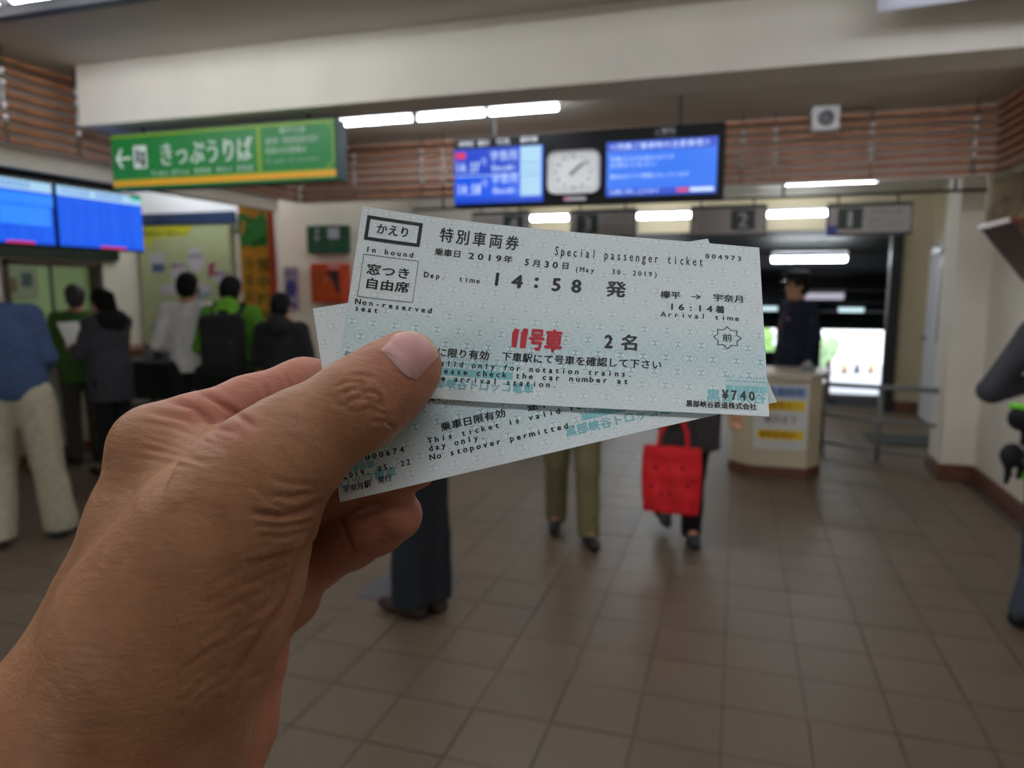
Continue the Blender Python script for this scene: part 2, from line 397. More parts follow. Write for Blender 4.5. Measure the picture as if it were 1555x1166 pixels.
# ---------------------------------------------------------------- slat screens
def slat_screen(label, p, q, nrm, pairs, off=0.):
    """p->q run, nrm pointing into the room"""
    p = Vector(p); q = Vector(q); nrm = Vector(nrm); L = (q-p).length; rz = math.atan2((q-p).y, (q-p).x)
    t = thing('slat_screen', label, 'screen', p, rz)
    sgn = 1 if Vector((-math.sin(rz), math.cos(rz), 0)).dot(nrm) > 0 else -1
    me = None
    for i in range(8):
        z = 2.375+i*.0605
        if me is None:
            o = MB().box((0, -.03, 0), (L, .03, .025), .003).build('slat', M_wood, t); me = o.data; o.location = (0, 0, z)
        else:
            o = bpy.data.objects.new('slat', me); COL.objects.link(o); o.parent = t; o.location = (0, 0, z)
    for d in pairs:
        o = MB().tube((d, sgn*.038, 2.36), (d, sgn*.038, CEIL), .006).build('hanger_rod', M_steel, t, True)
        for zz in (2.50, 2.56, 2.68, 2.74):
            MB().ball((d, sgn*.042, zz), .014, (1, 1, 1.3), 10).build('rod_clamp', M_fix, o, True)
    return t
bx = lambda px: at_y(px, 240, YS).x-XL
slat_screen('brown slat screen across the back, behind the departure board and speaker', (XL-.03, YS, 0), (XR+.03, YS, 0), (0, -1, 0), [bx(x) for x in (545, 648, 680, 1133, 1182, 1328, 1484)])
ly = lambda px: at_x(px, 200, XL).y+1
slat_screen('brown slat screen along the left over the blue monitors', (XL, -1, 0), (XL, YS-.12, 0), (1, 0, 0), [ly(2), ly(112), ly(112)+1.5, ly(460)-.1, 2.5])
slat_screen('brown slat screen along the right wall above the carved figure shelf', (XR, -1, 0), (XR, YS-.07, 0), (-1, 0, 0), [5.2, 6.2, 4.0])

# wall speaker
c = at_y(1253, 182, YS-.09)
t = thing('wall_speaker', 'small white square speaker with round grille on the back slats', 'speaker', c)
MB().box((-.095, -.06, -.085), (.095, .05, .085), .012).build('housing', M_fix, t)
MB().tube((0, -.068, 0), (0, -.058, 0), .055, n=32).build('grille', mat('speaker mesh', '77777c', .6, .2, 300), t, True)
MB().tube((0, -.0685, 0), (0, -.067, 0), .012, n=20).build('cap', mat('speaker cap', '8c8c90', .5), t)
MB().box((-.03, .05, -.03), (.03, .065, .03)).build('bracket', M_dark, t)

# ---------------------------------------------------------------- fluorescent fittings
def fitting(label, p, L, rz=0, two=False, refl=False, group=None, th=.016, drop=.05, mt=None):
    t = thing('ceiling_light', label, 'light', p, rz)
    if refl:
        MB().prism([(-L/2, -.13, -.10), (-L/2, -.05, 0), (-L/2, .05, 0), (-L/2, .13, -.10), (-L/2, .125, -.105), (-L/2, .045, -.01), (-L/2, -.045, -.01), (-L/2, -.125, -.105)], (L, 0, 0)).build('reflector', M_fix, t)
        MB().box((-L/2, -.05, 0), (L/2, .05, .03)).build('housing', M_fix, t)
        for x in (-L/2+.1, L/2-.1): MB().tube((x, 0, .03), (x, 0, CEIL-p[2]), .006).build('suspension_rod', M_steel, t)
        for y in (-.045, .045):
            MB().tube((-L/2+.03, y, -.06), (L/2-.03, y, -.06), .013, n=14).build('tube', mt or M_tube, t, True)
    else:
        MB().box((-L/2-.01, -.035, 0), (L/2+.01, .035, .035), .004).build('housing', M_fix, t)
        for x in (-L/2, L/2): MB().box((x-.012, -.015, -drop), (x+.012, .015, 0), .003).build('lamp_holder', M_fix, t)
        MB().tube((-L/2+.012, 0, -drop+.018), (L/2-.012, 0, -drop+.018), th, n=14).build('tube', mt or M_tube, t, True)
    return t
def fit_px(label, x0, x1, y, Z, Y, **k):
    a = at_y(x0, y, Y); b = at_y(x1, y, Y); return fitting(label, ((a.x+b.x)/2, Y, Z), abs(b.x-a.x), **k)
fit_px('long lit tube behind the beam, touching the green sign corner', 512, 628, 175, CEIL-.035, 5.03)
fit_px('long lit tube behind the beam, second from the green sign', 634, 738, 168, CEIL-.035, 5.03)
fit_px('lit tube behind the beam above the departure board left end', 742, 850, 162, CEIL-.035, 5.03)
a = at_z(-60, 14, 2.86); b = at_z(98, 3, 2.86)
fitting('short end of the tube row at the top left corner above the slats', (-3.42, 2.50, CEIL-.035), .68)
fitting('bright tube continuing the top left row out of the picture', (-2.42, 2.50, CEIL-.035), 1.2)
struct('trim_20', MB().box((-3.84, 2.66, CEIL-.055), (1.7, 2.72, CEIL)), M_dark)
a = at_y(1400, 8, 3.1)
fitting('white reflector fitting with two tubes at the top right edge', (a.x+.46, 3.1, a.z+.16), 1.2, R(-7), refl=True, mt=mat('weak tube', 'd8dcf0', emit=5))
for x, lab in ((-1.3, 'left unseen tube added behind the cross beam to light the slats'), (0., 'middle unseen tube added behind the cross beam to light the slats'), (1.2, 'right unseen tube added behind the cross beam to light the slats')): fitting(lab, (x, 4.05, CEIL-.035), 1.0)  # unseen row added behind the beam so the slats catch light
for i, (x, y) in enumerate([(-2.6, -.2), (-1.2, -.2), (.4, -.2), (-2.3, 1.0), (-.8, 1.0), (.6, 1.4)]):
    fitting(['left tube of the ceiling row above the camera', 'middle tube of the ceiling row above the camera', 'right tube of the ceiling row above the camera', 'left unseen tube added between camera and beam to brighten the beam', 'middle unseen tube added between camera and beam to brighten the beam', 'tube on the ceiling right of the camera in front of the beam'][i], (x, y, CEIL-.035), 1.2)  # the pair between camera and beam is added to brighten beam and hand
fitting('unseen tube added behind the green sign to brighten the guide map wall', (-5.35, 6.0, CEIL-.035), 1.1)  # added out of sight to brighten the white wall above the map
fit_px('lit tube under the passage ceiling between back slats and sign 1', 1192, 1332, 285, 2.735, 8.6, th=.02)
for x0, x1, yy, lab in ((676, 697, 305, 'short bit of lit tube under the lower left corner of the departure board'), (806, 863, 334, 'lit tube showing between gate signs four and three'), (963, 1049, 331, 'lit tube showing between gate signs three and two'), (1165, 1257, 328, 'lit tube showing between gate signs two and one')):
    a = at_y(x0, yy, 9.6); fit_px(lab, x0, x1, yy, a.z+.05, 9.6, th=.03)
for x0, x1, yy, Y, lab in ((1172, 1286, 389, 11.6, 'large lit tube on the dark passage ceiling above the officer'), (1222, 1282, 446, 17.0, 'dim long lamp on the dark passage ceiling just right of the officer cap'), (1273, 1312, 468, 26.0, 'small far lamp right of the officer above the bright opening'), (1140, 1181, 466, 26.0, 'small far lamp between ticket edge and officer face')):
    a = at_y(x0, yy, Y); fit_px(lab, x0, x1, yy, a.z+.05, Y, th=.036 if Y < 12 else .07, drop=.12, mt=None if Y < 12 else (mat('dim tube', 'c8c4d8', emit=.7) if Y < 20 else mat('far tube', 'c8e4ec', emit=1.2)))
    
fitting('near unseen tube added behind the tickets to lift the dark passage', (-1.6, 12.6, 2.10), 1.2, drop=.12, th=.05)  # added unseen lamp, ambient light for the dark passage
fitting('far unseen tube added behind the tickets to lift the dark passage', (-.4, 18.5, 1.62), 1.2, drop=.12, th=.05)  # second added lamp, brightens the passage farther down
# ---------------------------------------------------------------- departure board
def emis(name, col, s): return mat(name, col, .4, emit=s)
M_pxw = emis('screen white', 'cfe6ff', 1.0); M_blue = emis('screen blue', '0054e6', .92); M_blue2 = emis('screen deep blue', '0040cc', .9)
M_blue3 = emis('screen azure', '006aea', .95); M_pale = emis('screen pale panel', 'a8d4f0', .9); M_red = emis('screen red', 'e0305a', .9)
M_print = mat('white print', 'b9bcc2', .5)
YBD = 5.15
tl = at_y(689, 211, YBD); br = at_y(1098, 300, YBD); Wd = br.x-tl.x; Hd = .50
zt = tl.z
t = thing('departure_board', 'wide black hanging departure board with clock between two blue screens', 'board', (tl.x, YBD, zt))
til = Matrix.Rotation(R(4), 3, 'X')
MB().box((0, 0, -Hd), (Wd, .12, 0), .006).build('casing', M_black, t)
for x in (.3, Wd-.3): MB().tube((x, .06, -.01), (x, .06, CEIL-zt), .012).build('suspension_rod', M_dark, t)
def board_map(lift): return plane_map((0, 0, 0), (1, 0, 0), (0, 0, 1), lift)
kx = Wd/410.  # metres per photo pixel along the board
def bxp(px): return (px-689)*kx
s1 = MB().box((bxp(691), -.012, -.47), (bxp(834), 0, -.082)).build('screen', M_blue, t)
s2 = MB().box((bxp(932), -.012, -.455), (bxp(1089), 0, -.095)).build('screen', M_blue3, t)
Text().rect(bxp(692), -.27, bxp(797), -.086).rect(bxp(692), -.468, bxp(833), -.435).build('row_panel', board_map(.0135), M_blue2, s1)
Text().rect(bxp(799), -.43, bxp(832), -.086).build('status_panel', board_map(.0145), M_pale, s1)
tx = Text()
tx.row('14:37', bxp(693), bxp(733), -.25, .075, .01).row('14:58', bxp(695), bxp(735), -.405, .075, .01)
tx.row('行', bxp(735), bxp(745), -.2, .05).row('行', bxp(736), bxp(746), -.355, .05)
tx.row('宇奈月', bxp(750), bxp(795), -.175, .07, .01).row('Unazuki', bxp(753), bxp(792), -.245, .045, .01)
tx.row('宇奈月', bxp(752), bxp(796), -.335, .07, .01).row('Unazuki', bxp(755), bxp(794), -.405, .045, .01)
tx.rect(bxp(693), -.277, bxp(797), -.272)
tx.build('lettering', board_map(.0155), M_pxw, s1)
Text().rect(bxp(693), -.15, bxp(710), -.105).build('red_badge', board_map(.0155), M_red, s1)
Text().rect(bxp(801), -.2, bxp(831), -.195).rect(bxp(801), -.29, bxp(831), -.285).row('Info', bxp(803), bxp(829), -.26, .03).build('status_lettering', board_map(.0155), emis('screen slate', '5f9fd8', .8), s1)
Text().rect(bxp(933), -.16, bxp(1088), -.097).rect(bxp(933), -.453, bxp(1088), -.41).build('row_panel', board_map(.0135), M_blue2, s2)
tx = Text().row('＜列車ご乗車時の注意事項＞', bxp(936), bxp(1080), -.148, .042, .01).row('列車からのお知らせです', bxp(937), bxp(1030), -.225, .03).row('お待ちください', bxp(937), bxp(1005), -.265, .03)
tx.row('車内はすべて禁煙となっています', bxp(937), bxp(1052), -.34, .028).row('お願い申し上げます', bxp(937), bxp(1010), -.445, .03)
tx.build('lettering', board_map(.0155), M_pxw, s2)
Text().rect(bxp(1034), -.443, bxp(1051), -.418).build('red_badge', board_map(.016), M_red, s2)
Text().rect(bxp(1053), -.443, bxp(1086), -.418).build('white_badge', board_map(.016), M_pxw, s2)
tx = Text().row('発車時刻', bxp(697), bxp(722), -.062, .042).row('種別', bxp(729), bxp(748), -.062, .042).row('行先', bxp(760), bxp(782), -.06, .042).row('備考欄', bxp(798), bxp(825), -.058, .042)
tx.row('ご案内', bxp(1000), bxp(1030), -.05, .032).row('Information', bxp(1000), bxp(1030), -.07, .012)
tx.build('header_lettering', board_map(.002), M_print, t)
# clock
cx_ = (bxp(845)+bxp(921))/2; cz = -.282
ck = MB().box((cx_-.185, -.035, cz-.145), (cx_+.185, 0, cz+.145), .05).build('clock', mat('clock face', 'e4e4e6', .4), t)
tx = Text()
for h in range(12):
    a = math.radians(90-30*h); n = str(h or 12); r_x, r_z = .125, .105
    tx.row(n, cx_+r_x*math.cos(a)-.009*len(n), cx_+r_x*math.cos(a)+.009*len(n), cz+r_z*math.sin(a)-.012, .026, .02)
tx.build('numeral', board_map(.0365), M_black, ck)
def hand_(L, wd, ang, name, li):
    d = Vector((math.sin(ang), math.cos(ang))); n = Vector((d.y, -d.x))
    P = [-.03*d-n*wd, -.03*d+n*wd, d*L+n*wd*.6, d*L-n*wd*.6]
    MB().prism([(cx_+p.x, -.037-li, cz+p.y) for p in P], (0, -.003, 0)).build(name, M_black, ck)
hand_(.125, .006, R(54), 'minute_hand', .003); hand_(.08, .008, R(49), 'hour_hand', 0)
MB().box((bxp(867), -.006, -.475), (bxp(901), 0, -.445), .003).build('maker_plate', mat('maker plate', 'b0b0b8', .4), t)
Text().disc(bxp(870.5), -.46, .01, .01).build('red_dot', board_map(.0065), M_red, t)

# ---------------------------------------------------------------- green ticket-office sign
YG = YB+.10
tl = at_y(167, 205, YG); br = at_y(512, 268, YG); tl.x = max(tl.x, -3.845); W_ = br.x-tl.x; H_ = .325
t = thing('hanging_sign', 'green hanging sign with white arrow and large white hiragana', 'sign', (tl.x, YG, tl.z))
MB().box((0, 0, -H_), (W_, .11, 0), .004).build('casing', mat('sign edge', '24433d', .5), t)
u = W_/345.
def gm(l): return plane_map((0, 0, -H_), (1, 0, 0), (0, 0, 1), l)
Mg = emis('sign green', '1c7a38', .12); Mg2 = emis('sign olive', '7f9c2a', .14); My = emis('sign amber', 'd89a24', .2); Mw = emis('sign white', 'd4ded6', .15)
Text().rect(.004, .004, W_-.004, H_-.004).build('face', gm(.001), Mg, t)
Text().rect(.004, .02, W_-.004, .052).build('amber_band', gm(.0025), My, t)
tx = Text().rect(.01, .052, W_-.01, .062).rect(.01, H_-.024, W_-.01, H_-.01).rect(W_*.673, .06, W_*.69, H_-.02)
x1 = W_-.012
tx.rect(x1-.01, .1, x1, H_-.06).poly([(x1-.05, H_-.02), (x1-.04, H_-.012), (x1, H_-.055), (x1-.01, H_-.06)]).poly([(x1-.01, .1), (x1, .1), (x1-.05, .055), (x1-.06, .062)])
tx.build('olive_border', gm(.003), Mg2, t)
tx = Text().rect(.055, .175, .15, .19).poly([(.035, .1825), (.075, .24), (.09, .235), (.058, .1825), (.09, .13), (.075, .125)])
tx.row('きっぷうりば', .3*W_/1.3, .655*W_, .125, .135, .025)
tx.row('Ticket Office', .19*W_, .37*W_, .075, .028, .01).row('售票处', .39*W_, .47*W_, .073, .03, .01).row('매표소', .49*W_, .565*W_, .073, .03, .01).row('賣票處', .58*W_, .655*W_, .073, .03, .01)
tx.row('欅平方面', .77*W_, .88*W_, .26, .035, .01).row('乗車券・特別車両券の受付', .71*W_, .93*W_, .205, .038, .01).row('団体のお客様は', .71*W_, .88*W_, .155, .035, .01).row('For groups and individuals', .71*W_, .93*W_, .11, .018)
tx.build('lettering', gm(.004), Mw, t)
Text().rect(.17, .12, .265, .25).build('pictogram_tile', gm(.004), Mw, t)
Text().disc(.2, .215, .014, .014).rect(.188, .15, .212, .2).disc(.238, .2, .016, .016).rect(.224, .13, .252, .18).build('pictogram', gm(.005), M_black, t)
for x in (.2, W_-.2): MB().tube((x, .055, -.01), (x, .055, 2.53-tl.z), .01).build('suspension_rod', M_dark, t)

# ---------------------------------------------------------------- blue monitors on the left
XM = -4.02
def xm(px, py): return at_x(px, py, XM)
def monitor(p_near, p_far, ztop, zbot, label, hdr):
    y0 = xm(p_near, 300).y; y1 = xm(p_far, 300).y; t = thing('wall_monitor', label, 'monitor', (XM, y0, zbot)); L = y1-y0; h = ztop-zbot
    MB().box((-.06, 0, -.012), (-.002, L, h+.012), .004).build('casing', M_black, t)
    s = MB().box((-.002, .008, 0), (.004, L-.008, h)).build('screen', M_blue, t)
    mp = lambda l: plane_map((.004, 0, 0), (0, 1, 0), (0, 0, 1), l)
    Text().rect(.008, h*.84, L-.008, h).build('header_band', mp(.001), M_pale, s)
    tx = Text()
    tx.row('宇奈月温泉 発車時刻表', .03, L*.75, h*.87, h*.1)
    tx.build('header_lettering', mp(.002), M_blue2, s)
    tx = Text()
    for r_ in range(8):
        tx.row('10:%02d 空席 ○ 欅平 △ 満席' % (r_*7+3), .02, L-.03, h*(.74-r_*.094), h*.045)
        tx.rect(.01, h*(.725-r_*.094), L-.01, h*(.729-r_*.094))
    tx.build('lettering', mp(.002), emis('screen light blue', '2274fa', 1.0), s)
    if hdr: Text().rect(.008, h*.62, L*.99, h*.8).rect(L*.4, h*.3, L*.95, h*.6).build('pale_rows', mp(.0015), emis('screen sky', '2f86fb', 1), s)
    Text().rect(L*.45, 0, L*.75, h*.035).build('red_badge', mp(.003), M_red, s)
    if not hdr: Text().rect(L*.85, h*.93, L-.008, h).build('green_badge', mp(.003), emis('screen teal', '20b090', .9), s)
zT = xm(213, 300).z; zB = xm(207, 380).z
monitor(84, 214, zT, zB, 'blue timetable monitor nearest the green sign', False)
monitor(-70, 80, zT, zB, 'blue timetable monitor cut by the left edge of the photo', True)
y0 = xm(-80, 300).y; y1 = xm(190, 300).y
t = thing('header_panel', 'black header panel with small coloured lettering over the monitors', 'sign', (XM, y0, zT+.015)); L = y1-y0
MB().box((-.05, 0, .005), (.012, L, .2), .004).build('casing', M_black, t)
mp = plane_map((.013, 0, 0), (0, 1, 0), (0, 0, 1), .001)
Text().row('運行のご案内　列車状況', L*.38, L*.66, .05, .05, .01).row('空席', L*.72, L*.76, .11, .03).row('残席わずか', L*.8, L*.87, .105, .03).row('満席', L*.92, L*.96, .1, .03).build('lettering', mp, M_print, t)
Text().disc(L*.70, .125, .012, .014).build('green_dot', mp, emis('led green', '3fd050', .8), t)
Text().disc(L*.785, .12, .012, .014).build('yellow_dot', mp, emis('led yellow', 'd0b060', .8), t)
Text().disc(L*.905, .115, .012, .014).rect(L*.4, .13, L*.47, .16).build('red_dot', mp, emis('led red', 'a01822', .6), t)
for yy in (.1, L-.1): MB().box((-.04, yy-.01, .2), (-.02, yy+.01, 2.27-zT-.02)).build('bracket', M_dark, t)
# ---------------------------------------------------------------- gate number signs
YN = 6.25
rail = thing('sign_rail', 'dark hanging rail carrying the gate number signs', 'rail', (0, YN, 0))
zr = at_y(1300, 295, YN).z
MB().tube((-2.9, 0, zr), (1.75, 0, zr), .012).build('pipe', M_dark, rail, True)
for x in (-2.6, -1.2, .3, 1.5): MB().tube((x, 0, zr), (x, 0, CEIL), .01).build('drop_rod', M_dark, rail)
def gate_sign(n, x0, x1, n0, n1, yt, yb, blue=False):
    a = at_y(x0, yt, YN-.03); b = at_y(x1, yb, YN-.03); Wg = b.x-a.x; Hg = .245
    t = thing('gate_sign', {'1': 'rightmost hanging gate sign, numbered one, with a small blue mark', '2': 'hanging gate sign numbered two, its dark tile at the right end', '3': 'hanging gate sign numbered three under the clock', '4': 'leftmost hanging gate sign, numbered four, half behind the upper ticket'}[n], 'sign', (a.x, YN-.03, a.z-Hg))
    MB().box((0, 0, 0), (Wg, .07, Hg), .004).build('casing', M_dark, t)
    u0 = at_y(n0, 330, YN-.03).x-a.x; u1 = at_y(n1, 330, YN-.03).x-a.x
    mp = lambda l: plane_map((0, 0, 0), (1, 0, 0), (0, 0, 1), l)
    Text().rect(.012, .018, Wg-.012, Hg-.03).build('face', mp(.001), mat('sign face', '9a938e', .5, .04, 5), t)
    Text().rect(u0, .045, u1, Hg-.04).build('number_tile', mp(.002), mat('dark green tile', '16241f', .5), t)
    Text().row(n, (u0+u1)/2-.055, (u0+u1)/2+.055, .065, .12, .02).build('number', mp(.003), mat('number grey', 'a8a8a4', .5), t)
    e0, e1 = (u1+.03, Wg-.05) if u0 < Wg/2 else (.06, u0-.04)
    Text().row('トロッコ', e0+.02, e1-.03, .155, .035, .01).build('green_lettering', mp(.003), mat('print green', '3a6a48', .6), t)
    Text().row('乗車口 Gate', e0+.01, e1-.01, .09, .03).row('欅平方面行', e0+.01, e1-.01, .05, .02).build('lettering', mp(.003), mat('print grey', '6b6b6b', .6), t)
    if blue: Text().rect(.005, 0.01, .075, .075).build('blue_mark', mp(.004), mat('print blue', '2c3a8c', .5), t)
    for x in (.08, Wg-.1): MB().tube((x, .035, Hg-.005), (x, .035, zr-a.z+Hg), .008).build('hanger', M_dark, t)
gate_sign('1', 1257, 1384, 1272, 1310, 309, 358, True)
gate_sign('2', 1049, 1163, 1110, 1147, 313, 360)
gate_sign('3', 866, 966, 876, 908, 319, 362)
gate_sign('4', 716, 803, 764, 795, 322, 366)

# ---------------------------------------------------------------- poster wall on the left
YP = 6.58
def yp(px, py, d=0.): return at_y(px, py, YP-d)
a = yp(216, 341); b = yp(364, 560); Wp = b.x-a.x; Hp = a.z-b.z
t = thing('wall_poster', 'large pale green guide map poster with yellow heading and white ovals', 'poster', (a.x, YP-.065, b.z))
MB().box((0, 0, 0), (Wp, .03, Hp), .003).build('sheet', mat('poster pale green', 'b4bd8f', .5, .08, 3), t)
mp = lambda l: plane_map((0, 0, 0), (1, 0, 0), (0, 0, 1), l)
kp = Wp/148.
def pu(px): return (px-216)*kp
def pv(py): return Hp-(py-341)*kp*1.03
Text().poly([(0, pv(343)), (pu(310), pv(343)), (pu(296), pv(358)), (pu(240), pv(360)), (pu(232), pv(372)), (0, pv(372))]).build('yellow_heading', mp(.001), mat('poster yellow', 'c9c92a', .5), t)
Text().row('黒部峡谷のご案内マップ', pu(222), pu(300), pv(358), .06, .01).build('heading_lettering', mp(.002), mat('print dark', '2f3a34', .6), t)
Text().disc(pu(309), pv(389), .105, .135).disc(pu(279), pv(404), .105, .11).disc(pu(347), pv(411), .09, .08).rect(pu(233), pv(405), pu(258), pv(380)).rect(pu(247), pv(433), pu(274), pv(420)).rect(pu(300), pv(435), pu(330), pv(420)).rect(pu(318), pv(455), pu(340), pv(445)).build('white_balloon', mp(.002), mat('poster white', 'c6c0cc', .5), t)
Text().row('宇奈月', pu(297), pu(321), pv(388), .06, .01).row('欅平', pu(268), pu(290), pv(400), .06, .01).row('鐘釣', pu(336), pu(358), pv(410), .05, .01).poly([(pu(329), pv(395)), (pu(341), pv(391)), (pu(337), pv(403)), (pu(344), pv(410)), (pu(334), pv(408)), (pu(328), pv(414))]).build('pink_lettering', mp(.003), mat('poster pink', 'a04468', .5), t)
Text().rect(pu(236), pv(404), pu(257), pv(393)).rect(pu(302), pv(434), pu(314), pv(425)).disc(pu(268), pv(450), .05, .03).disc(pu(300), pv(462), .06, .04).disc(pu(240), pv(470), .05, .05).rect(pu(322), pv(480), pu(350), pv(462)).build('picture', mp(.003), mat('poster photo', '5d6a86', .5, .5, 20), t)
Text().poly([(pu(225), pv(480)), (pu(250), pv(455)), (pu(290), pv(440)), (pu(330), pv(430)), (pu(330), pv(434)), (pu(290), pv(446)), (pu(252), pv(461)), (pu(228), pv(484))]).build('river_line', mp(.0025), mat('poster blue', '7f9fb4', .5), t)
a2 = yp(216, 328); b2 = yp(364, 341)
t = thing('name_strip', 'dark blue strip along the top of the guide map poster', 'sign', (a2.x, YP-.08, b2.z+.01))
MB().box((0, 0, 0), (b2.x-a2.x, .03, a2.z-b2.z+.0), .003).build('strip', mat('navy strip', '1d3358', .5), t)
Text().row('ご案内', .12, .5, .02, .05, .01).build('lettering', plane_map((0, 0, 0), (1, 0, 0), (0, 0, 1), .001), mat('print dusk', '36507a', .5), t)
# yellow banner on a pole
YF = 6.2
a = at_y(362, 309, YF); b = at_y(426, 560, YF); Wf = b.x-a.x; Hf = 1.75
t = thing('banner_flag', 'tall yellow banner with green emblem and red edge on a white pole', 'banner', (a.x, YF, 0)); zt = a.z
xs = np.linspace(0, Wf, 13); zs = np.linspace(zt-Hf, zt, 20)
V = [(x, .015*math.sin(x*14+z*2)+dy, z) for dy in (0, .003) for z in zs for x in xs]
n = 13*20; Fq = [(r*13+c, r*13+c+1, (r+1)*13+c+1, (r+1)*13+c) for r in range(19) for c in range(12)]
Fq = Fq+[tuple(n+i for i in reversed(f)) for f in Fq]
ban = from_np('cloth', np.array(V), Fq, mat('banner yellow', 'c98a1c', .7, .05, 8), t, True)
fm = lambda l: (lambda u, v: np.stack([u, .015*np.sin(u*14+v*2)-l, v], 1))
s_ = Text()
for i in range(6): s_.rect(Wf*.80+Wf*.2*i/6, zt-Hf, Wf*.80+Wf*.2*(i+1)/6, zt)
s_.build('red_edge', fm(.002), mat('banner red', 'b23a12', .7), t)
em = [(-.16, .1), (-.13, .2), (-.07, .16), (0, .13), (.05, .15), (.1, .21), (.15, .1), (.16, 0), (.13, -.15), (.06, -.13), (0, -.155), (-.06, -.13), (-.12, -.16), (-.155, -.03)]
Text().poly([(Wf*.40+x*1.05, zt-.28+y) for x, y in em]).build('green_emblem', fm(.003), mat('banner green', '2f7d2c', .7), t)
Text().row('うなづき', Wf*.14, Wf*.6, zt-.25, .08, .02).row('くろべ', Wf*.2, Wf*.55, zt-.37, .06, .02).build('emblem_lettering', fm(.004), mat('banner pale green', '6fa34a', .7), t)
Text().col('雪中貯蔵酒', Wf*.62, zt-.52, .15, .17, .02).col('うるおいの', Wf*.25, zt-.52, .13, .155, .02).build('lettering', fm(.003), mat('banner dark green', '2f4a1c', .7), t)
MB().tube((Wf+.02, 0, .05), (Wf+.02, 0, zt+.08), .012).build('pole', M_white, t, True)
MB().tube((Wf+.04, 0, zt+.02), (-.02, 0, zt+.02), .007).build('cross_bar', M_white, t, True)
MB().box((Wf-.15, -.2, 0), (Wf+.19, .2, .09), .03).build('base', M_white, t)
for i in range(5): MB().box((Wf-.002, -.004, zt-.1-i*.38), (Wf+.03, .004, zt-.06-i*.38)).build('loop', M_white, t)
# small green direction sign
a = yp(472, 344); b = yp(531, 385)
t = thing('direction_sign', 'small dark green box sign with white pictogram on the cream wall', 'sign', (a.x, YP-.08, b.z)); Ws = b.x-a.x; Hs = a.z-b.z
MB().box((0, 0, 0), (Ws, .1, Hs), .004).build('casing', mat('deep green', '1c5136', .5, .05, 5), t)
Text().rect(.19*Ws/.34, .52*Hs, .29*Ws/.34, .9*Hs).rect(.105, .55*Hs, .135, .88*Hs).disc(.12, .6*Hs, .025, .04).build('pictogram', mp(.001), mat('sign pale', 'b8bfc6', .5), t)
Text().row('お手洗い', .08, Ws-.06, .22*Hs, .05, .01).row('Toilet', .08, Ws-.08, .08*Hs, .03).build('lettering', mp(.001), mat('sign mid green', '4f8468', .5), t)
# orange box
a = yp(472, 400, .12); b = yp(524, 460, .12)
t = thing('orange_cabinet', 'bright orange wall cabinet below the small green sign', 'cabinet', (a.x, YP-.14, b.z)); Ws = b.x-a.x; Hs = a.z-b.z
MB().box((0, 0, 0), (Ws, .15, Hs), .012).build('body', mat('cabinet orange', 'd8491a', .45), t)
MB().box((.02, -.012, .03), (Ws-.02, 0, Hs-.06), .008).build('door', mat('cabinet orange door', 'c9501f', .4, .1, 6), t)
Text().poly([(Ws*.5, Hs*.8), (Ws*.88, Hs*.8), (Ws*.9, Hs*.25), (Ws*.8, Hs*.25), (Ws*.7, Hs*.55)]).build('dark_figure', mp(.013), mat('cabinet print', '3c2430', .5), t)
Text().col('火災予防', Ws*.22, Hs*.88, .05, .065, .01).disc(Ws*.48, Hs*.6, .02, .02).build('lettering', mp(.013), mat('cabinet pale print', 'b58a70', .5), t)
MB().box((Ws*.55, -.004, Hs-.05), (Ws*.9, .0, Hs-.012), .002).build('pink_plate', mat('pink plate', 'd8a0a8', .5), t)
# purple poster
a = yp(431, 405); b = yp(454, 470)
t = thing('small_poster', 'narrow white and violet poster right of the yellow banner', 'poster', (a.x, YP-.005, b.z)); Ws = b.x-a.x; Hs = a.z-b.z
MB().box((0, 0, 0), (Ws, .01, Hs), .001).build('sheet', mat('poster lilac', '9d97b0', .5), t)
Text().disc(Ws*.5, Hs*.5, Ws*.4, Hs*.2).row('祭り', Ws*.1, Ws*.9, Hs*.78, Hs*.12, .02).rect(Ws*.15, Hs*.05, Ws*.85, Hs*.15).build('picture', mp(.001), mat('poster violet', '3c3f86', .6, .4, 20), t)

# ---------------------------------------------------------------- ticket counter on the left wall
XC = -6.4
y0, y1 = 4.98, 6.06
t = tag(MB().box((XC-.12, y0, .98), (XC+.02, y0+.05, 1.84)).box((XC-.12, y1-.05, .98), (XC+.02, y1, 1.84)).box((XC-.12, y0, 1.79), (XC+.02, y1, 1.84)).box((XC-.12, y0, .98), (XC+.02, y1, 1.0)).build('window_1', mat('brown frame', '54443a', .5)), kind='structure')
for i in range(2):
    ya = y0+.05+i*(y1-y0-.1)/2; MB().box((XC-.06-.015*i, ya, 1.14), (XC-.054-.015*i, ya+(y1-y0-.1)/2, 1.79)).build('pane', M_glass, t)
MB().box((XC-.075, (y0+y1)/2-.012, 1.0), (XC-.045, (y0+y1)/2+.012, 1.79)).build('mullion', M_steel, t)
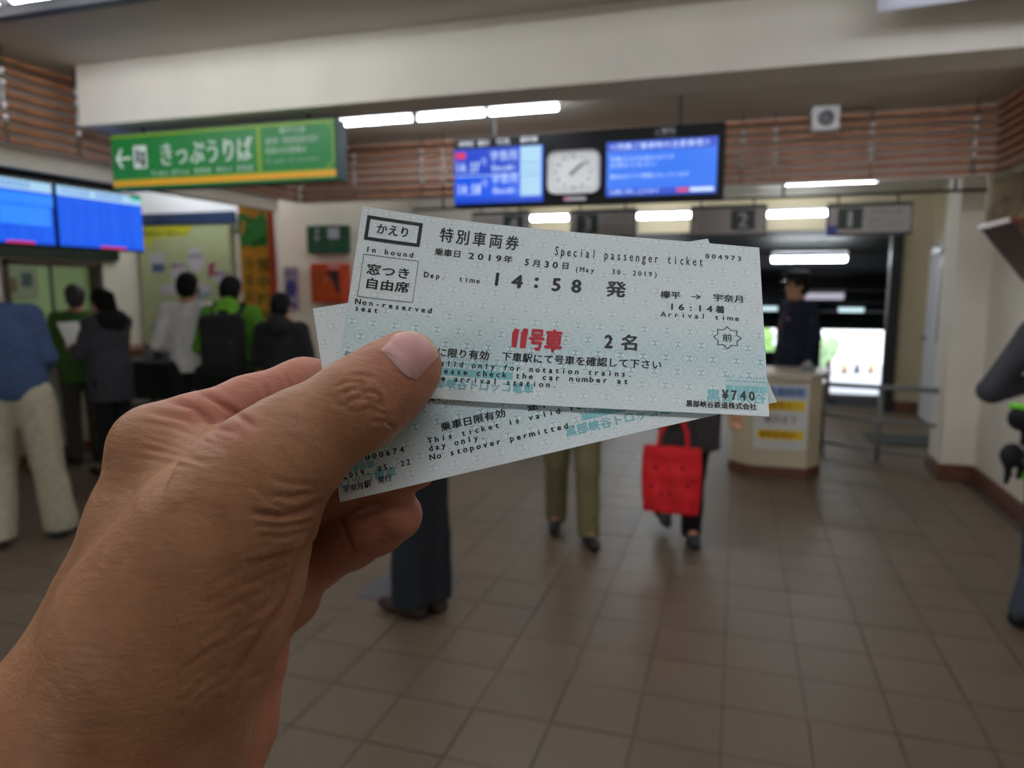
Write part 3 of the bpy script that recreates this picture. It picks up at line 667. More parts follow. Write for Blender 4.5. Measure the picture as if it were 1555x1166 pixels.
# office behind the glass
struct('wall_office', MB().box((-8.3, 4.0, 0), (-8.2, 7.6, 2.7)).box((-8.2, 7.5, 0), (-6.55, 7.6, 2.7)).box((-8.2, 4.0, 0), (-6.55, 4.1, 2.7)).box((-8.3, 4.0, 2.6), (-6.55, 7.6, 2.7)).box((-8.3, 4.0, -.05), (-6.55, 7.6, 0)), mat('office pale green', 'a9b88f', .8, .05, 2))
fitting('lit tube inside the ticket office behind the counter glass', (-7.4, 5.8, 2.55), .9, R(90))
t = thing('notice_board', 'grey notice board with small pictures on the office wall', 'board', (-8.19, 5.9, 1.45))
MB().box((0, 0, 0), (.02, .9, .38), .004).build('panel', mat('notice grey', '8f8f80', .6), t)
for i in range(4):
    MB().box((.02, .08+i*.2, .08+.06*(i % 2)), (.026, .22+i*.2, .25+.06*(i % 2))).build('picture', mat('notice %d' % i, ['5b6a38', '39404a', '6b5a30', '46505c'][i], .6, .3, 20), t)
t = thing('service_counter', 'long cream ticket counter with brown ledge along the left wall', 'counter', (XC, 4.4, 0))
MB().box((0, -.0, .1), (.38, 2.15, .9), .006).build('body', mat('counter front', 'a39a88', .7, .05, 4), t)
MB().box((.0, -.02, .9), (.46, 2.17, .95), .006).build('ledge', mat('counter brown', '6a4026', .4, .2, 10), t)
MB().box((.0, 0, 0), (.34, 2.15, .1)).build('kick_board', M_skirt, t)
t = thing('counter_tray', 'white money tray on the ticket counter ledge under the window', 'tray', (XC+.25, 5.75, .95))
MB().box((-.07, -.1, 0), (.07, .1, .008), .003).build('base', M_white, t)
for s in (-1, 1):
    MB().box((-.07, s*.1-.004, .008), (.07, s*.1+.004, .022)).build('rim', M_white, t); MB().box((s*.07-.004, -.1, .008), (s*.07+.004, .1, .022)).build('rim', M_white, t)
t = thing('card_reader', 'small black device on the ticket counter ledge left of the tray', 'device', (XC+.24, 5.45, .95))
MB().box((-.05, -.04, 0), (.05, .04, .05), .008).build('body', M_black, t); MB().box((-.03, -.03, .05), (.02, .03, .056), .002).build('key_pad', M_grey, t)
t = thing('window_header', 'dark green header sign over the ticket window', 'sign', (XC, 4.9, 1.86))
MB().box((0, 0, 0), (.06, 1.35, .22), .005).build('casing', mat('header green', '15281c', .5, .1, 6), t)
Text().row('乗車券窓口 Ticket Counter', .15, 1.2, .08, .06, .01).build('lettering', plane_map((.06, 0, 0), (0, 1, 0), (0, 0, 1), .001), mat('print dim green', '35503e', .6), t)
for i, (z0, z1, lab) in enumerate(((1.62, 1.9, 'upper dark green notice on the wall left of the ticket window'), (1.30, 1.56, 'lower green notice on the wall left of the ticket window'))):
    t = thing('wall_notice', lab, 'notice', (XC, 4.5, z0))
    MB().box((0, 0, 0), (.02, .36, z1-z0), .003).build('board', mat('notice green %d' % i, ['1d3d27', '2c4f38'][i], .5, .15, 6), t)
    Text().row('ご案内', .06, .3, (z1-z0)*.6, .05, .01).rect(.05, .05, .31, .06).rect(.05, .09, .31, .1).build('lettering', plane_map((.02, 0, 0), (0, 1, 0), (0, 0, 1), .001), mat('print sage', '5f7a66', .6), t)
# dark table beside the poster wall
tb = stand(246, 7.15)
t = thing('side_table', 'low dark table by the cream pillar under the guide map', 'table', (tb.x, tb.y, 0), R(0))
MB().box((-.35, -.2, .83), (.35, .2, .87), .006).build('table_top', mat('table dark', '2b2523', .5), t)
for sx in (-1, 1):
    for sy in (-1, 1): MB().box((sx*.31-.02, sy*.16-.02, 0), (sx*.31+.02, sy*.16+.02, .83)).build('leg', mat('table dark', '2b2523'), t)
MB().box((-.32, -.17, .4), (.32, .17, .42)).build('shelf', mat('table dark', '2b2523'), t)
MB().box((-.30, -.175, .5), (.30, -.155, .83), .003).build('front_panel', mat('table panel', '1d1b1b', .6), t)
t = thing('leaflet_rack', 'black leaflet rack standing on the dark side table', 'rack', (tb.x, tb.y, .87))
MB().box((-.25, .02, 0), (.25, .12, .14), .01).build('body', M_black, t)
for i in range(4): MB().box((-.22+i*.115, -.02, .01), (-.13+i*.115, .02, .12), .002).build('leaflet', mat('leaflet %d' % (i % 2), ['8a8a90', '41464f'][i % 2], .6), t)

# ---------------------------------------------------------------- gate desk
dc = at_y(1178, 722, 6.4)
d0 = at_z(1137, 722, 0); d1 = at_z(1222, 727, 0); YD = (d0.y+d1.y)/2
t = thing('gate_desk', 'cream booth desk with chamfered sides and brown foot at the gate', 'desk', (0, YD, 0))
xa, xb = d0.x, d1.x; ca = .16; cb = .12; dp = .62
def out(g): return [(xa-g*.4, -g), (xb+g*.4, -g), (xb+cb+g, ca*1.3-g*.4), (xb+cb+g, dp), (xa-ca-g, dp), (xa-ca-g, ca-g*.4)]
def pr(g, z0, z1): return MB().prism([(x, y, z0) for x, y in out(g)], (0, 0, z1-z0))
pr(0, .09, .82).build('body', M_cream2, t); pr(.012, 0, .09).build('foot', M_skirt, t); pr(.03, .82, .875).build('top', mat('desk top', 'bfb39c', .4, .05, 5), t)
MB().box((xa+.02, -.004, .84), (xb-.02, .0, .845)).build('edge_strip', M_steel, t)
pa = xa+.02; pw = xb-xa-.02
po = thing('desk_notice', 'white notice sheet with blue and yellow bands taped to the gate desk', 'notice', (pa, YD-.006, .24)); Hn = .55
MB().box((0, 0, 0), (pw, .005, Hn), .001).build('sheet', mat('notice white', 'd6d4d2', .5), po)
mp = lambda l: plane_map((0, 0, 0), (1, 0, 0), (0, 0, 1), l)
Text().rect(.02, Hn-.11, pw-.02, Hn-.02).build('blue_band', mp(.001), mat('notice blue', '8fa9d0', .5), po)
Text().rect(.02, Hn-.22, pw-.03, Hn-.135).rect(.03, .085, pw-.03, .165).build('yellow_band', mp(.001), mat('notice yellow', 'e8c81c', .5), po)
Text().row('改札案内中', .03, pw-.04, Hn-.1, .07, .03).build('navy_lettering', mp(.002), mat('notice navy', '2a3a6a', .5), po)
Text().row('入場禁止！', .05, pw-.05, Hn-.21, .065, .02).row('乗車券確認！', .05, pw-.05, .095, .06, .02).build('orange_lettering', mp(.002), mat('notice orange', 'd05a1c', .5), po)
Text().row('案内まで', .08, pw-.08, Hn-.33, .07, .01).build('dark_lettering', mp(.002), mat('notice ink', '3a3a48', .5), po)
t2 = thing('ink_stamp', 'small grey stamp box on the desk top beside the officer', 'device', (xb+.0, YD+.25, .875))
MB().box((-.05, -.05, 0), (.05, .05, .05), .008).build('base', M_grey, t2); MB().ball((0, 0, .065), .028, (1, 1, 1)).build('knob', mat('pale knob', '9aa0a8', .3), t2, True)
# railing
t = thing('barrier_rail', 'grey steel barrier rail running from the desk to the pier', 'railing', (0, 0, 0))
p0 = at_y(1252, 583, 7.4); p1 = at_y(1436, 594, 6.9)
MB().tube(p0, p1, .024).build('top_rail', M_grey, t, True)
for p_ in (p0, p1, (p0+p1)/2): MB().tube((p_.x, p_.y, .0), p_, .022).build('post', M_grey, t, True); MB().tube((p_.x, p_.y, 0), (p_.x, p_.y, .012), .05, n=20).build('base_plate', M_grey, t)
MB().tube((p0.x, p0.y, .12), (p1.x, p1.y, .12), .016).build('bottom_rail', M_grey, t, True)
MB().tube((p0.x, p0.y, p0.z/2+.05), (p1.x, p1.y, p1.z/2+.05), .016).build('middle_rail', M_grey, t, True)
# floor mat behind the rail
t = tag(MB().box((1.35, 8.0, 0), (2.15, 8.6, .012), .004).build('door_mat', mat('mat grey', '3f4444', .9, .2, 80, .5, 300)), 'dark rubber mat on the floor by the white door', 'mat')
# white door
dr = tag(MB().box((2.20, 8.82, 0), (2.25, 8.9, 2.12)).box((2.20, 9.92, 0), (2.25, 10.0, 2.12)).box((2.20, 8.82, 2.05), (2.25, 10.0, 2.13)).build('door_1', mat('door frame white', 'b8b8b4', .5)), kind='structure')
lf = MB().box((2.165, 8.9, .01), (2.205, 9.92, 2.05), .004).build('door_leaf', mat('door white', 'cccdd2', .45), dr)
MB().box((2.158, 9.1, .95), (2.166, 9.3, 1.85), .003).build('glass_strip', mat('dark glass', '3d403a', .15), lf)
MB().tube((2.12, 9.82, .98), (2.12, 9.70, .98), .012).tube((2.17, 9.82, .98), (2.12, 9.82, .98), .012).build('door_handle', M_dark, lf)
MB().box((2.08, 9.1, 1.96), (2.16, 9.45, 2.03), .008).build('door_closer', mat('closer', 'd4dae4', .3), lf)
# wall shelf with carved figure
zs_ = 1.985
t = thing('wall_shelf', 'brown wooden shelf with deep triangular bracket on the right wall', 'shelf', (0, 0, 0))
MB().box((1.60, 5.35, zs_), (1.9, 6.0, zs_+.035), .004).build('plank', mat('shelf wood', '74452a', .35, .25, 12), t)
MB().prism([(1.9, 5.36, zs_), (1.62, 5.36, zs_), (1.9, 5.36, zs_-.36)], (0, .035, 0)).build('bracket', M_woodd, t)
MB().prism([(1.9, 5.95, zs_), (1.62, 5.95, zs_), (1.9, 5.95, zs_-.36)], (0, .035, 0)).build('bracket', M_woodd, t)
MB().prism([(1.62, 5.39, zs_), (1.64, 5.39, zs_), (1.9, 5.39, zs_-.34), (1.9, 5.39, zs_-.36)], (0, .56, 0)).build('sloping_panel', M_woodd, t)
zp = zs_+.035
t = thing('carved_figure', 'dark carved bird figure standing on the brown wall shelf', 'figurine', (1.78, 5.5, zp))
MB().tube((0, 0, 0), (0, 0, .03), .085, .08, 24).build('base', mat('figure base', '8a7350', .5), t)
blob('body', [E((0, 0, .16), (.05, .06, .11), .02), E((0, -.01, .28), (.036, .042, .045), .02), C((0, -.04, .275), .012, (0, -.075, .262), .004, .01), C((-.02, 0, .03), .012, (-.02, 0, .08), .012, .01), C((.02, 0, .03), .012, (.02, 0, .08), .012, .01), E((.045, .02, .17), (.014, .05, .09), .01), E((-.045, .02, .17), (.014, .05, .09), .01), C((0, .06, .12), .03, (0, .11, .05), .012, .02)], .006, mat('figure black', '1e1a18', .5, .2, 20), t)
MB().ball((-.018, -.04, .29), .007, n=8).ball((.018, -.04, .29), .007, n=8).build('eye', M_white, t)
t = thing('wooden_plaque', 'tan and grey framed plaque leaning on the shelf beside the figure', 'plaque', (1.72, 5.86, zp))
MB().box((-.12, -.012, 0), (.12, .012, .33), .006).build('frame', mat('plaque frame', '8f826c', .5, .2, 8), t)
MB().box((-.095, -.016, .03), (.095, -.012, .3)).build('picture', mat('plaque picture', '7a6a50', .6, .5, 9), t)
t = thing('wall_paper', 'white paper notice on the right wall below the shelf', 'notice', (1.9, 4.93, 1.5))
MB().box((-.006, 0, 0), (0, .2, .28), .001).build('sheet', M_white, t); MB().box((-.007, .03, .2), (-.006, .17, .21)).build('print', M_dark, t)
# steel floor plate
q = [at_z(*p, 0) for p in ((530, 907), (588, 873), (703, 879), (672, 908))]
ctr = sum(q, Vector())/4
fp = MB().box((-.22, -.2, 0), (.22, .2, .004), .001).build('floor_plate', mat('floor plate', '5b5a60', .4, .1, 40, metal=.4)); fp.location = (ctr.x, ctr.y, 0.0008)
tag(fp, 'square grey metal plate in the floor under the dark trousered legs', 'floor plate')
MB().box((-.19, -.17, .004), (.19, -.165, .0055)).box((-.19, .165, .004), (.19, .17, .0055)).box((-.19, -.17, .004), (-.185, .17, .0055)).box((.185, -.17, .004), (.19, .17, .0055)).build('raised_rim', M_grey, fp)
# ---------------------------------------------------------------- people
M_skin = mat('skin', 'b07f62', .5, .06, 12)
M_hairk = mat('black hair', '0f0d0c', .7, .3, 60, .3, 150, spec=.2)
M_eye = mat('eye', '1a1412', .2)
def V3(*a): return np.array(a, float)
J0 = dict(head=V3(0, .015, 1.585), neck=V3(0, -.01, 1.44), chest=V3(0, 0, 1.24), waist=V3(0, 0, 1.03), pelvis=V3(0, 0, .93),
          shL=V3(-.175, -.01, 1.39), elL=V3(-.235, -.03, 1.12), wrL=V3(-.225, .05, .88), shR=V3(.175, -.01, 1.39), elR=V3(.235, -.03, 1.12), wrR=V3(.225, .05, .88),
          hipL=V3(-.09, 0, .9), knL=V3(-.1, .02, .5), anL=V3(-.1, -.02, .09), hipR=V3(.09, 0, .9), knR=V3(.1, .02, .5), anR=V3(.1, -.02, .09), toeL=V3(-.12, .15, .035), toeR=V3(.12, .15, .035))
def hand_ops(wr, el, side, curl=.5):
    d = wr-el; d /= np.linalg.norm(d); up = V3(0, 1, .2); lat = np.cross(d, up); lat /= np.linalg.norm(lat); pn = np.cross(lat, d)
    c = wr+d*.05; ops = [C(wr, .026, wr+d*.035, .03, .015)]
    for i in range(4): ops.append(C(wr+d*.02+lat*(i-1.5)*.012, .014, wr+d*.085+lat*(i-1.5)*.021, .0115, .012))
    for i, L in enumerate((.036, .042, .038, .03)):
        b = wr+d*.085+lat*(i-1.5)*.021; dd = d*math.cos(curl)+pn*math.sin(curl); m = b+dd*L; d2 = d*math.cos(curl*2)+pn*math.sin(curl*2)
        ops += [C(b, .0105, m, .0095, .004), C(m, .0095, m+d2*L*.8, .008, .003)]
    s = -1 if side == 'L' else 1
    tl = lat*(-1)
    b = wr+d*.03+tl*.024; m = b+d*.035+tl*.022+pn*.012
    ops += [C(b, .015, m, .0115, .008), C(m, .0115, m+d*.03+pn*.01, .009, .004)]
    return ops
def head_ops(h, turn=0., pitch=0.):
    """returns ops and a function placing head-local points"""
    c, s_ = math.cos(turn), math.sin(turn); cp, sp = math.cos(pitch), math.sin(pitch)
    Rz = np.array([[c, -s_, 0], [s_, c, 0], [0, 0, 1]]); Rx = np.array([[1, 0, 0], [0, cp, sp], [0, -sp, cp]]); Rm = Rz@Rx
    f = lambda *p: h+Rm@V3(*p)
    ops = [E(f(0, -.008, .03), (.074, .092, .088), .02, Rm), E(f(0, .022, -.035), (.054, .066, .078), .03, Rm), C(f(-.03, .06, -.085), .022, f(.03, .06, -.085), .022, .02),
           C(f(0, .092, .018), .009, f(0, .104, -.022), .014, .008), C(f(-.012, .094, -.026), .008, f(.012, .094, -.026), .008, .006),
           C(f(-.042, .078, .036), .008, f(.042, .078, .036), .008, .012), E(f(-.032, .086, .014), (.016, .01, .009), .006, Rm, True), E(f(.032, .086, .014), (.016, .01, .009), .006, Rm, True),
           C(f(-.018, .084, -.052), .0075, f(.018, .084, -.052), .0075, .006), C(f(-.015, .083, -.064), .007, f(.015, .083, -.064), .007, .004),
           E(f(-.076, -.002, .0), (.008, .018, .03), .006, Rm), E(f(.076, -.002, .0), (.008, .018, .03), .006, Rm)]
    return ops, f, Rm
def shoe_ops(an, toe):
    d = toe-an; d[2] = 0; L = np.linalg.norm(d); d /= L+1e-9; z0 = toe[2]-.035
    p = lambda a, z: V3(an[0]+d[0]*a, an[1]+d[1]*a, z0+z)
    return [C(p(-.045, .045), .042, p(.02, .05), .044, .02), C(p(.02, .045), .042, p(.13, .04), .038, .02), C(p(.13, .04), .038, p(.185, .036), .03, .02), C(p(-.01, .06), .045, p(.0, .11), .044, .02)], z0
def person(label, loc, rz, H=1.7, J=None, top='333', topname='jacket', hem=.72, infl=1., trousers='222', shoes='111', hair=M_hairk, hairstyle='short', turn=0., hp=0., leg=(.088, .066, .058), collar=None, curl=.5, flare=.0, sleeve=1., hemw=1., tz=0.):
    s = H/1.7; j = {k: v.copy() for k, v in J0.items()}
    for k, v in (J or {}).items(): j[k] = np.array(v, float)
    g = thing('person', label, 'person', loc, rz); g.scale = (s, s, s)
    hops, f, Rm = head_ops(j['head'], turn, hp)
    body = hops+[C(j['neck'], .056, j['head']+V3(0, -.01, -.05), .05, .03), C(j['neck'], .06, j['chest'], .11, .05),
        E(j['chest'], (.155, .095, .2), .05), E((j['waist']+j['pelvis'])/2, (.14, .095, .15), .06)]
    for S in 'LR':
        body += [C(j['neck']+V3(0, 0, -.03), .045, j['sh'+S], .05, .04)]+chain([(*j['sh'+S], .052), (*j['el'+S], .038), (*j['wr'+S], .026)], .02)+hand_ops(j['wr'+S], j['el'+S], S, curl)
        body += chain([(*j['hip'+S], .085), (*j['kn'+S], .055), (*j['an'+S], .038)], .03)+chain([(*j['an'+S], .035), (*j['toe'+S], .025)], .02)
    blob('body', body, .008, M_skin, g)
    eb = MB()
    for x in (-.031, .031): eb.ball(tuple(f(x, .0815, .014)), .0085, n=10)
    eb.build('eye', M_eye, g, True)
    # trousers
    ops = [E((j['pelvis']+j['waist'])/2+V3(0, 0, -.01), (.158, .115, .14), .05)]
    for S in 'LR':
        k = j['kn'+S]; a = j['an'+S]
        ops += [C(j['hip'+S], leg[0]+.012, k, leg[1]+.006, .03), C(k, leg[1]+.006, a+V3(0, 0, -.02), leg[2]+.006+flare, .02)]
    za = min(j['anL'][2], j['anR'][2])
    blob('trousers', ops, .012, mat('cloth '+trousers, trousers, .9, .12, 25, .25, 220), g, [((0, 0, 1), 1.09), ((0, 0, -1), -(za-.02+tz))], .004, 3)
    for S in 'LR':
        so, z0 = shoe_ops(j['an'+S], j['toe'+S]); blob('shoe', so, .009, mat('shoe '+shoes, shoes, .5, .1, 20), g, [((0, 0, -1), -z0-.0)])
    # top
    M_top = mat('cloth '+top, top, .92, .12, 18, .3, 200)
    ops = [E(j['chest']+V3(0, 0, .0), (.185*infl, .122*infl, .24), .05), E((j['waist']+j['pelvis'])/2+V3(0, 0, .02), (.165*infl*hemw, .125*infl*hemw, .22), .06), C(j['neck']+V3(0, 0, -.05), .075, j['chest'], .13, .05)]
    if hem < .85: ops.append(C(j['pelvis']+V3(0, 0, .05), .16*infl*hemw, V3(j['pelvis'][0], j['pelvis'][1], hem-.02), .165*infl*hemw, .05))
    for S in 'LR':
        e, w_ = j['el'+S], j['wr'+S]; we = e+(w_-e)*.92
        ops += [C(j['neck']+V3(0, -.005, -.05), .055, j['sh'+S], .062*infl, .05), C(j['sh'+S], .066*infl*sleeve, e, .053*infl*sleeve, .025), C(e, .053*infl*sleeve, we, .04*infl*sleeve, .02)]
    ops += [C(j['head']+V3(0, 0, -.02), .04, j['head']+V3(0, 0, .05), .06, .0, True)]
    blob(topname, ops, .011, M_top, g, [((0, 0, -1), -hem), ((0, 0, 1), j['neck'][2]+.055)], .006, int(H*100))
    if collar:
        kind, colr = collar
        cm = mat('cloth '+colr, colr, .95, .25, 30, .6, 120); n_ = j['neck']
        if kind == 'hood': blob('hood', [E(n_+V3(0, -.09, -.03), (.12, .075, .085), .04), C(n_+V3(-.08, .02, 0), .035, n_+V3(0, -.07, .04), .05, .04), C(n_+V3(.08, .02, 0), .035, n_+V3(0, -.07, .04), .05, .04)], .01, cm, g, (), .006, 5)
        elif kind == 'fur': blob('fur_collar', [E(n_+V3(0, -.07, -.02), (.15, .11, .1), .04), E(n_+V3(0, .06, -.06), (.1, .06, .06), .04), C(n_+V3(-.09, 0, 0), .05, n_+V3(.09, 0, 0), .05, .04)], .01, cm, g, (), .01, 6)
        elif kind == 'shirt': blob('shirt_collar', [C(n_+V3(-.05, .03, -.02), .025, n_+V3(0, .085, -.1), .014, .01), C(n_+V3(.05, .03, -.02), .025, n_+V3(0, .085, -.1), .014, .01), C(n_+V3(-.05, -.03, .01), .028, n_+V3(.05, -.03, .01), .028, .01)], .008, cm, g)
        elif kind == 'scarf': blob('scarf', [E(n_+V3(0, .03, -.03), (.1, .09, .05), .03), C(n_+V3(.03, .1, -.08), .04, n_+V3(.05, .13, -.33), .045, .03)], .01, cm, g, (), .008, 8)
    # hair
    if hairstyle != 'none':
        hy = [E(f(0, -.022, .042), (.088, .1, .094), .02, Rm), E(f(0, -.05, -.01), (.078, .07, .085), .03, Rm)]
        if hairstyle in ('long', 'tail'): hy += [E(f(0, -.055, -.03), (.088, .07, .10), .03, Rm)]
        if hairstyle == 'tail': hy += [E(f(0, -.13, .03), (.035, .035, .04), .02, Rm), C(f(0, -.14, .01), .032, f(0, -.14, -.14), .022, .02)]
        if hairstyle == 'long': hy += [C(f(-.07, -.03, 0), .035, f(-.07, -.03, -.1), .03, .02), C(f(.07, -.03, 0), .035, f(.07, -.03, -.1), .03, .02)]
        hy += [E(f(0, .105, -.03), (.075, .075, .095), .02, Rm, True)]
        if hairstyle == 'short': hy += [E(f(-.085, .015, -.03), (.03, .03, .045), .01, Rm, True), E(f(.085, .015, -.03), (.03, .03, .045), .01, Rm, True)]
        blob('hair', hy, .008, hair, g, (), .004, 9)
    g['_f'] = 0; del g['_f']
    return g, j, f, Rm
def face(px, D, target=None, deg=0): return R(deg)

# man in blue shirt, cut by the left edge (seen from behind)
p = stand(16, 4.4)
person('person seen from behind in blue shirt and baggy cream trousers at left edge', (p.x, p.y, 0), R(40), 1.74,
    dict(head=V3(-.16, .06, 1.56), neck=V3(-.09, 0, 1.43), chest=V3(-.045, 0, 1.22), shL=V3(-.27, 0, 1.36), shR=V3(.10, 0, 1.38), elL=V3(-.34, .05, 1.1), elR=V3(.17, .02, 1.13), wrR=V3(.10, .2, 1.02), wrL=V3(-.28, .2, .95),
         knL=V3(-.12, .06, .5), anL=V3(-.14, -.06, .07), toeL=V3(-.16, .1, .03), knR=V3(.13, .0, .5), anR=V3(.17, .02, .09), toeR=V3(.2, .18, .035)),
    '3a4c6e', 'shirt', .88, 1.06, 'a89f88', '23262e', hair=mat('dark brown hair', '1a1412', .5, .3, 60), leg=(.1, .082, .08), flare=.01)
# green jacket near the counter
p = stand(119, 6.5)
g, j, f, Rm = person('person in green jacket with greying hair, half hidden at the ticket counter', (p.x, p.y, 0), R(62), 1.6,
    dict(elL=V3(-.23, .08, 1.1), wrL=V3(-.13, .28, 1.08), elR=V3(.23, .06, 1.1), wrR=V3(.1, .3, 1.1)), '3c5f22', 'jacket', .8, 1.1, '3a372c', '14110f', hair=mat('greying hair', '3b3636', .6, .3, 60), turn=R(-10))
blob('shoulder_strap', chain([(.13, .1, 1.2, .018), (.1, .03, 1.44, .018), (-.02, -.12, 1.36, .018), (-.12, -.14, 1.15, .018)], .01), .008, mat('strap teal', '3c6470', .8), g)
# lady in grey coat
p = stand(163, 6.1)
g, j, f, Rm = person('person with black ponytail, black fluffy collar, grey coat reading a paper at the counter', (p.x, p.y, 0), R(88), 1.57,
    dict(head=V3(0, .05, 1.575), elL=V3(-.22, .1, 1.12), wrL=V3(-.1, .3, 1.16), elR=V3(.22, .1, 1.1), wrR=V3(.08, .29, 1.13), knL=V3(-.08, .02, .5), knR=V3(.08, -.02, .5), anR=V3(.08, -.07, .07), toeR=V3(.09, .09, .035)),
    '3d3d43', 'coat', .69, 1.13, '0f0f12', '1c1220', hairstyle='tail', hp=R(18), collar=('fur', '0c0b0c'), leg=(.085, .064, .055))
MB().ball(tuple(f(0, -.115, .03)), .02, (1.4, .7, 1), 10).build('hair_tie', mat('hair tie', '77706a', .5), g, True)
pw_ = g.matrix_basis @ Vector((0, .42, 1.27))
t = thing('paper_sheet', 'white paper sheet held up by the person in grey coat', 'paper', pw_, R(88))
MB().box((-.1, -.001, -.11), (.1, .001, .13), rot=Matrix.Rotation(R(-28), 3, 'X')).build('sheet', M_white, t)
t = thing('folded_leaflet', 'crumpled pale leaflet held lower, beside the sheet, near the grey coat sleeve', 'paper', g.matrix_basis @ Vector((.06, .38, 1.17)), R(70))
MB().box((-.06, -.002, -.07), (.06, .002, .08), rot=Matrix.Rotation(R(35), 3, 'X')).build('sheet', mat('leaflet pale', 'a7a2ab', .6), t)
# white top, seen from behind
p = stand(289, 6.25)
person('person seen from behind in white long-sleeved top with bent left arm', (p.x, p.y, 0), R(24), 1.70,
    dict(elL=V3(-.27, -.02, 1.10), wrL=V3(-.16, .17, 1.02), elR=V3(.24, .0, 1.1), wrR=V3(.14, .2, 1.0)), 'dad6d2', 'sweater', .86, 1.04, '101014', '0e0e10')
# green hoodie + backpack
p = stand(353, 6.0)
g, j, f, Rm = person('person seen from behind in bright green hooded jacket with black backpack', (p.x, p.y, 0), R(20), 1.67,
    dict(head=V3(0, .03, 1.58), elL=V3(-.27, -.03, 1.12), wrL=V3(-.2, .14, 1.0), elR=V3(.27, -.03, 1.12), wrR=V3(.2, .14, 1.0)), '548c1e', 'jacket', .9, 1.13, '1b241c', '111111', collar=('hood', '68a626'))
bp = g.matrix_basis
t = thing('backpack', 'black backpack worn on the back of the green hooded jacket', 'backpack', (p.x, p.y, 0), R(20)); t.scale = g.scale
mbk = mat('backpack black', '0a0a0b', .9, .2, 20, .3, 120)
blob('bag', [B((0, -.23, 1.14), (.17, .1, .26), .06, .02), B((0, -.32, 1.08), (.12, .04, .12), .035, .02), C((-.03, -.2, 1.42), .012, (.03, -.2, 1.42), .012, .01)], .01, mbk, t, (), .005, 4)
for s in (-1, 1): blob('strap', chain([(s*.10, -.16, 1.38, .02), (s*.115, -.04, 1.475, .02), (s*.12, .11, 1.38, .02), (s*.13, .145, 1.2, .02), (s*.19, .0, 1.02, .016), (s*.14, -.17, .98, .016)], .01), .008, mbk, t)
MB().tube((-.1, -.345, 1.18), (.1, -.345, 1.18), .005).build('zip', M_grey, t)
# dark haired person behind
p = stand(429, 5.75)
person('person with short black hair and dark jacket, right of the green jacket', (p.x, p.y, 0), R(8), 1.53,
    dict(elL=V3(-.25, 0, 1.1), wrL=V3(-.2, .2, 1.05), elR=V3(.25, .0, 1.1), wrR=V3(.2, .2, 1.05)), '0f1112', 'jacket', .75, 1.12, '121214', '111111', collar=('hood', '0e1011'))
# dark trousers walking, behind the ticket
p = stand(630, 3.38)
person('person mostly behind the tickets, dark flared trousers and brown shoes showing', (p.x, p.y, 0), R(76), 1.66,
    dict(hipL=V3(-.08, -.02, .9), knL=V3(-.05, .0, .5), anL=V3(-.06, .0, .08), toeL=V3(-.06, .16, .035), hipR=V3(.08, 0, .9), knR=V3(.07, -.02, .5), anR=V3(.05, -.045, .08), toeR=V3(.06, .12, .035), head=V3(0, .03, 1.57)),
    '20242a', 'coat', .8, 1.05, '171c22', '3d2c28', leg=(.09, .088, .092), flare=.008, tz=.02)
# khaki trousers
p = stand(872, 4.45)
person('person mostly behind the tickets, khaki trousers and black shoes showing', (p.x, p.y, 0), R(180+8), 1.62,
    dict(knL=V3(-.1, .05, .5), anL=V3(-.115, .07, .07), toeL=V3(-.16, .22, .03), knR=V3(.11, -.02, .52), anR=V3(.125, -.17, .115), toeR=V3(.125, -.02, .05)),
    '3c4048', 'jacket', .84, 1.02, '77704e', '15171b', leg=(.097, .075, .062), flare=.006)
# woman with the red bag
p = stand(1052, 4.45)
g, j, f, Rm = person('person behind the tickets in grey coat and red scarf carrying a red bag', (p.x, p.y, 0), R(180+14), 1.58,
    dict(knL=V3(-.02, .08, .48), anL=V3(-.02, .06, .09), toeL=V3(-.02, .22, .035), knR=V3(.1, -.06, .5), anR=V3(.13, -.2, .15), toeR=V3(.13, -.06, .09), elR=V3(.24, .02, 1.12), wrR=V3(.19, .14, .93), elL=V3(-.26, 0, 1.12), wrL=V3(-.27, .06, .9)),
    '3a3736', 'coat', .64, 1.12, '1a0c14', '22282a', hairstyle='long', collar=('scarf', '9c2426'), leg=(.08, .07, .062), hemw=1.12, tz=-.035)
hc = g.matrix_basis @ Vector((.19, .2, .80))
bc = at_y(1021, 672, hc.y-.06); bc.z = .0
D_ = (hc.y-.06)
zt = at_y(1021, 678, D_).z; zb = at_y(1018, 778, D_).z
t = thing('tote_bag', 'bright red fabric tote bag with small dark dots hanging from a hand', 'bag', (bc.x, D_, zb), R(-3))
Hb = zt-zb; mr_ = mat('bag red', 'dc1a22', .8, .12, 8, .3, 90)
nx, nz = 15, 17; V = []
for sd in (-1, 1):
    for k in range(nz):
        for i in range(nx):
            u = i/(nx-1); v = k/(nz-1); wd = .165+.012*math.sin(v*3); th = .055*(math.sin(math.pi*u)**.5)*(1-.75*v)+.004
            V.append(((u-.5)*2*wd, sd*th+.006*math.sin(u*13+v*7)+.004*math.sin(v*19), v*Hb-.0+.01*math.sin(u*3.1)*(1-v)))
n = nx*nz; Fq = []
for sd in (0, 1):
    for k in range(nz-1):
        for i in range(nx-1):
            q_ = (k*nx+i, k*nx+i+1, (k+1)*nx+i+1, (k+1)*nx+i); Fq.append(tuple(sd*n+a_ for a_ in (q_ if sd == 0 else reversed(q_))))
for i in range(nx-1): Fq.append((i+1, i, n+i, n+i+1))
for k in range(nz-1): Fq.append((k*nx, (k+1)*nx, n+(k+1)*nx, n+k*nx)); Fq.append(((k+1)*nx+nx-1, k*nx+nx-1, n+k*nx+nx-1, n+(k+1)*nx+nx-1))
from_np('bag_body', np.array(V), Fq, mr_, t, True)
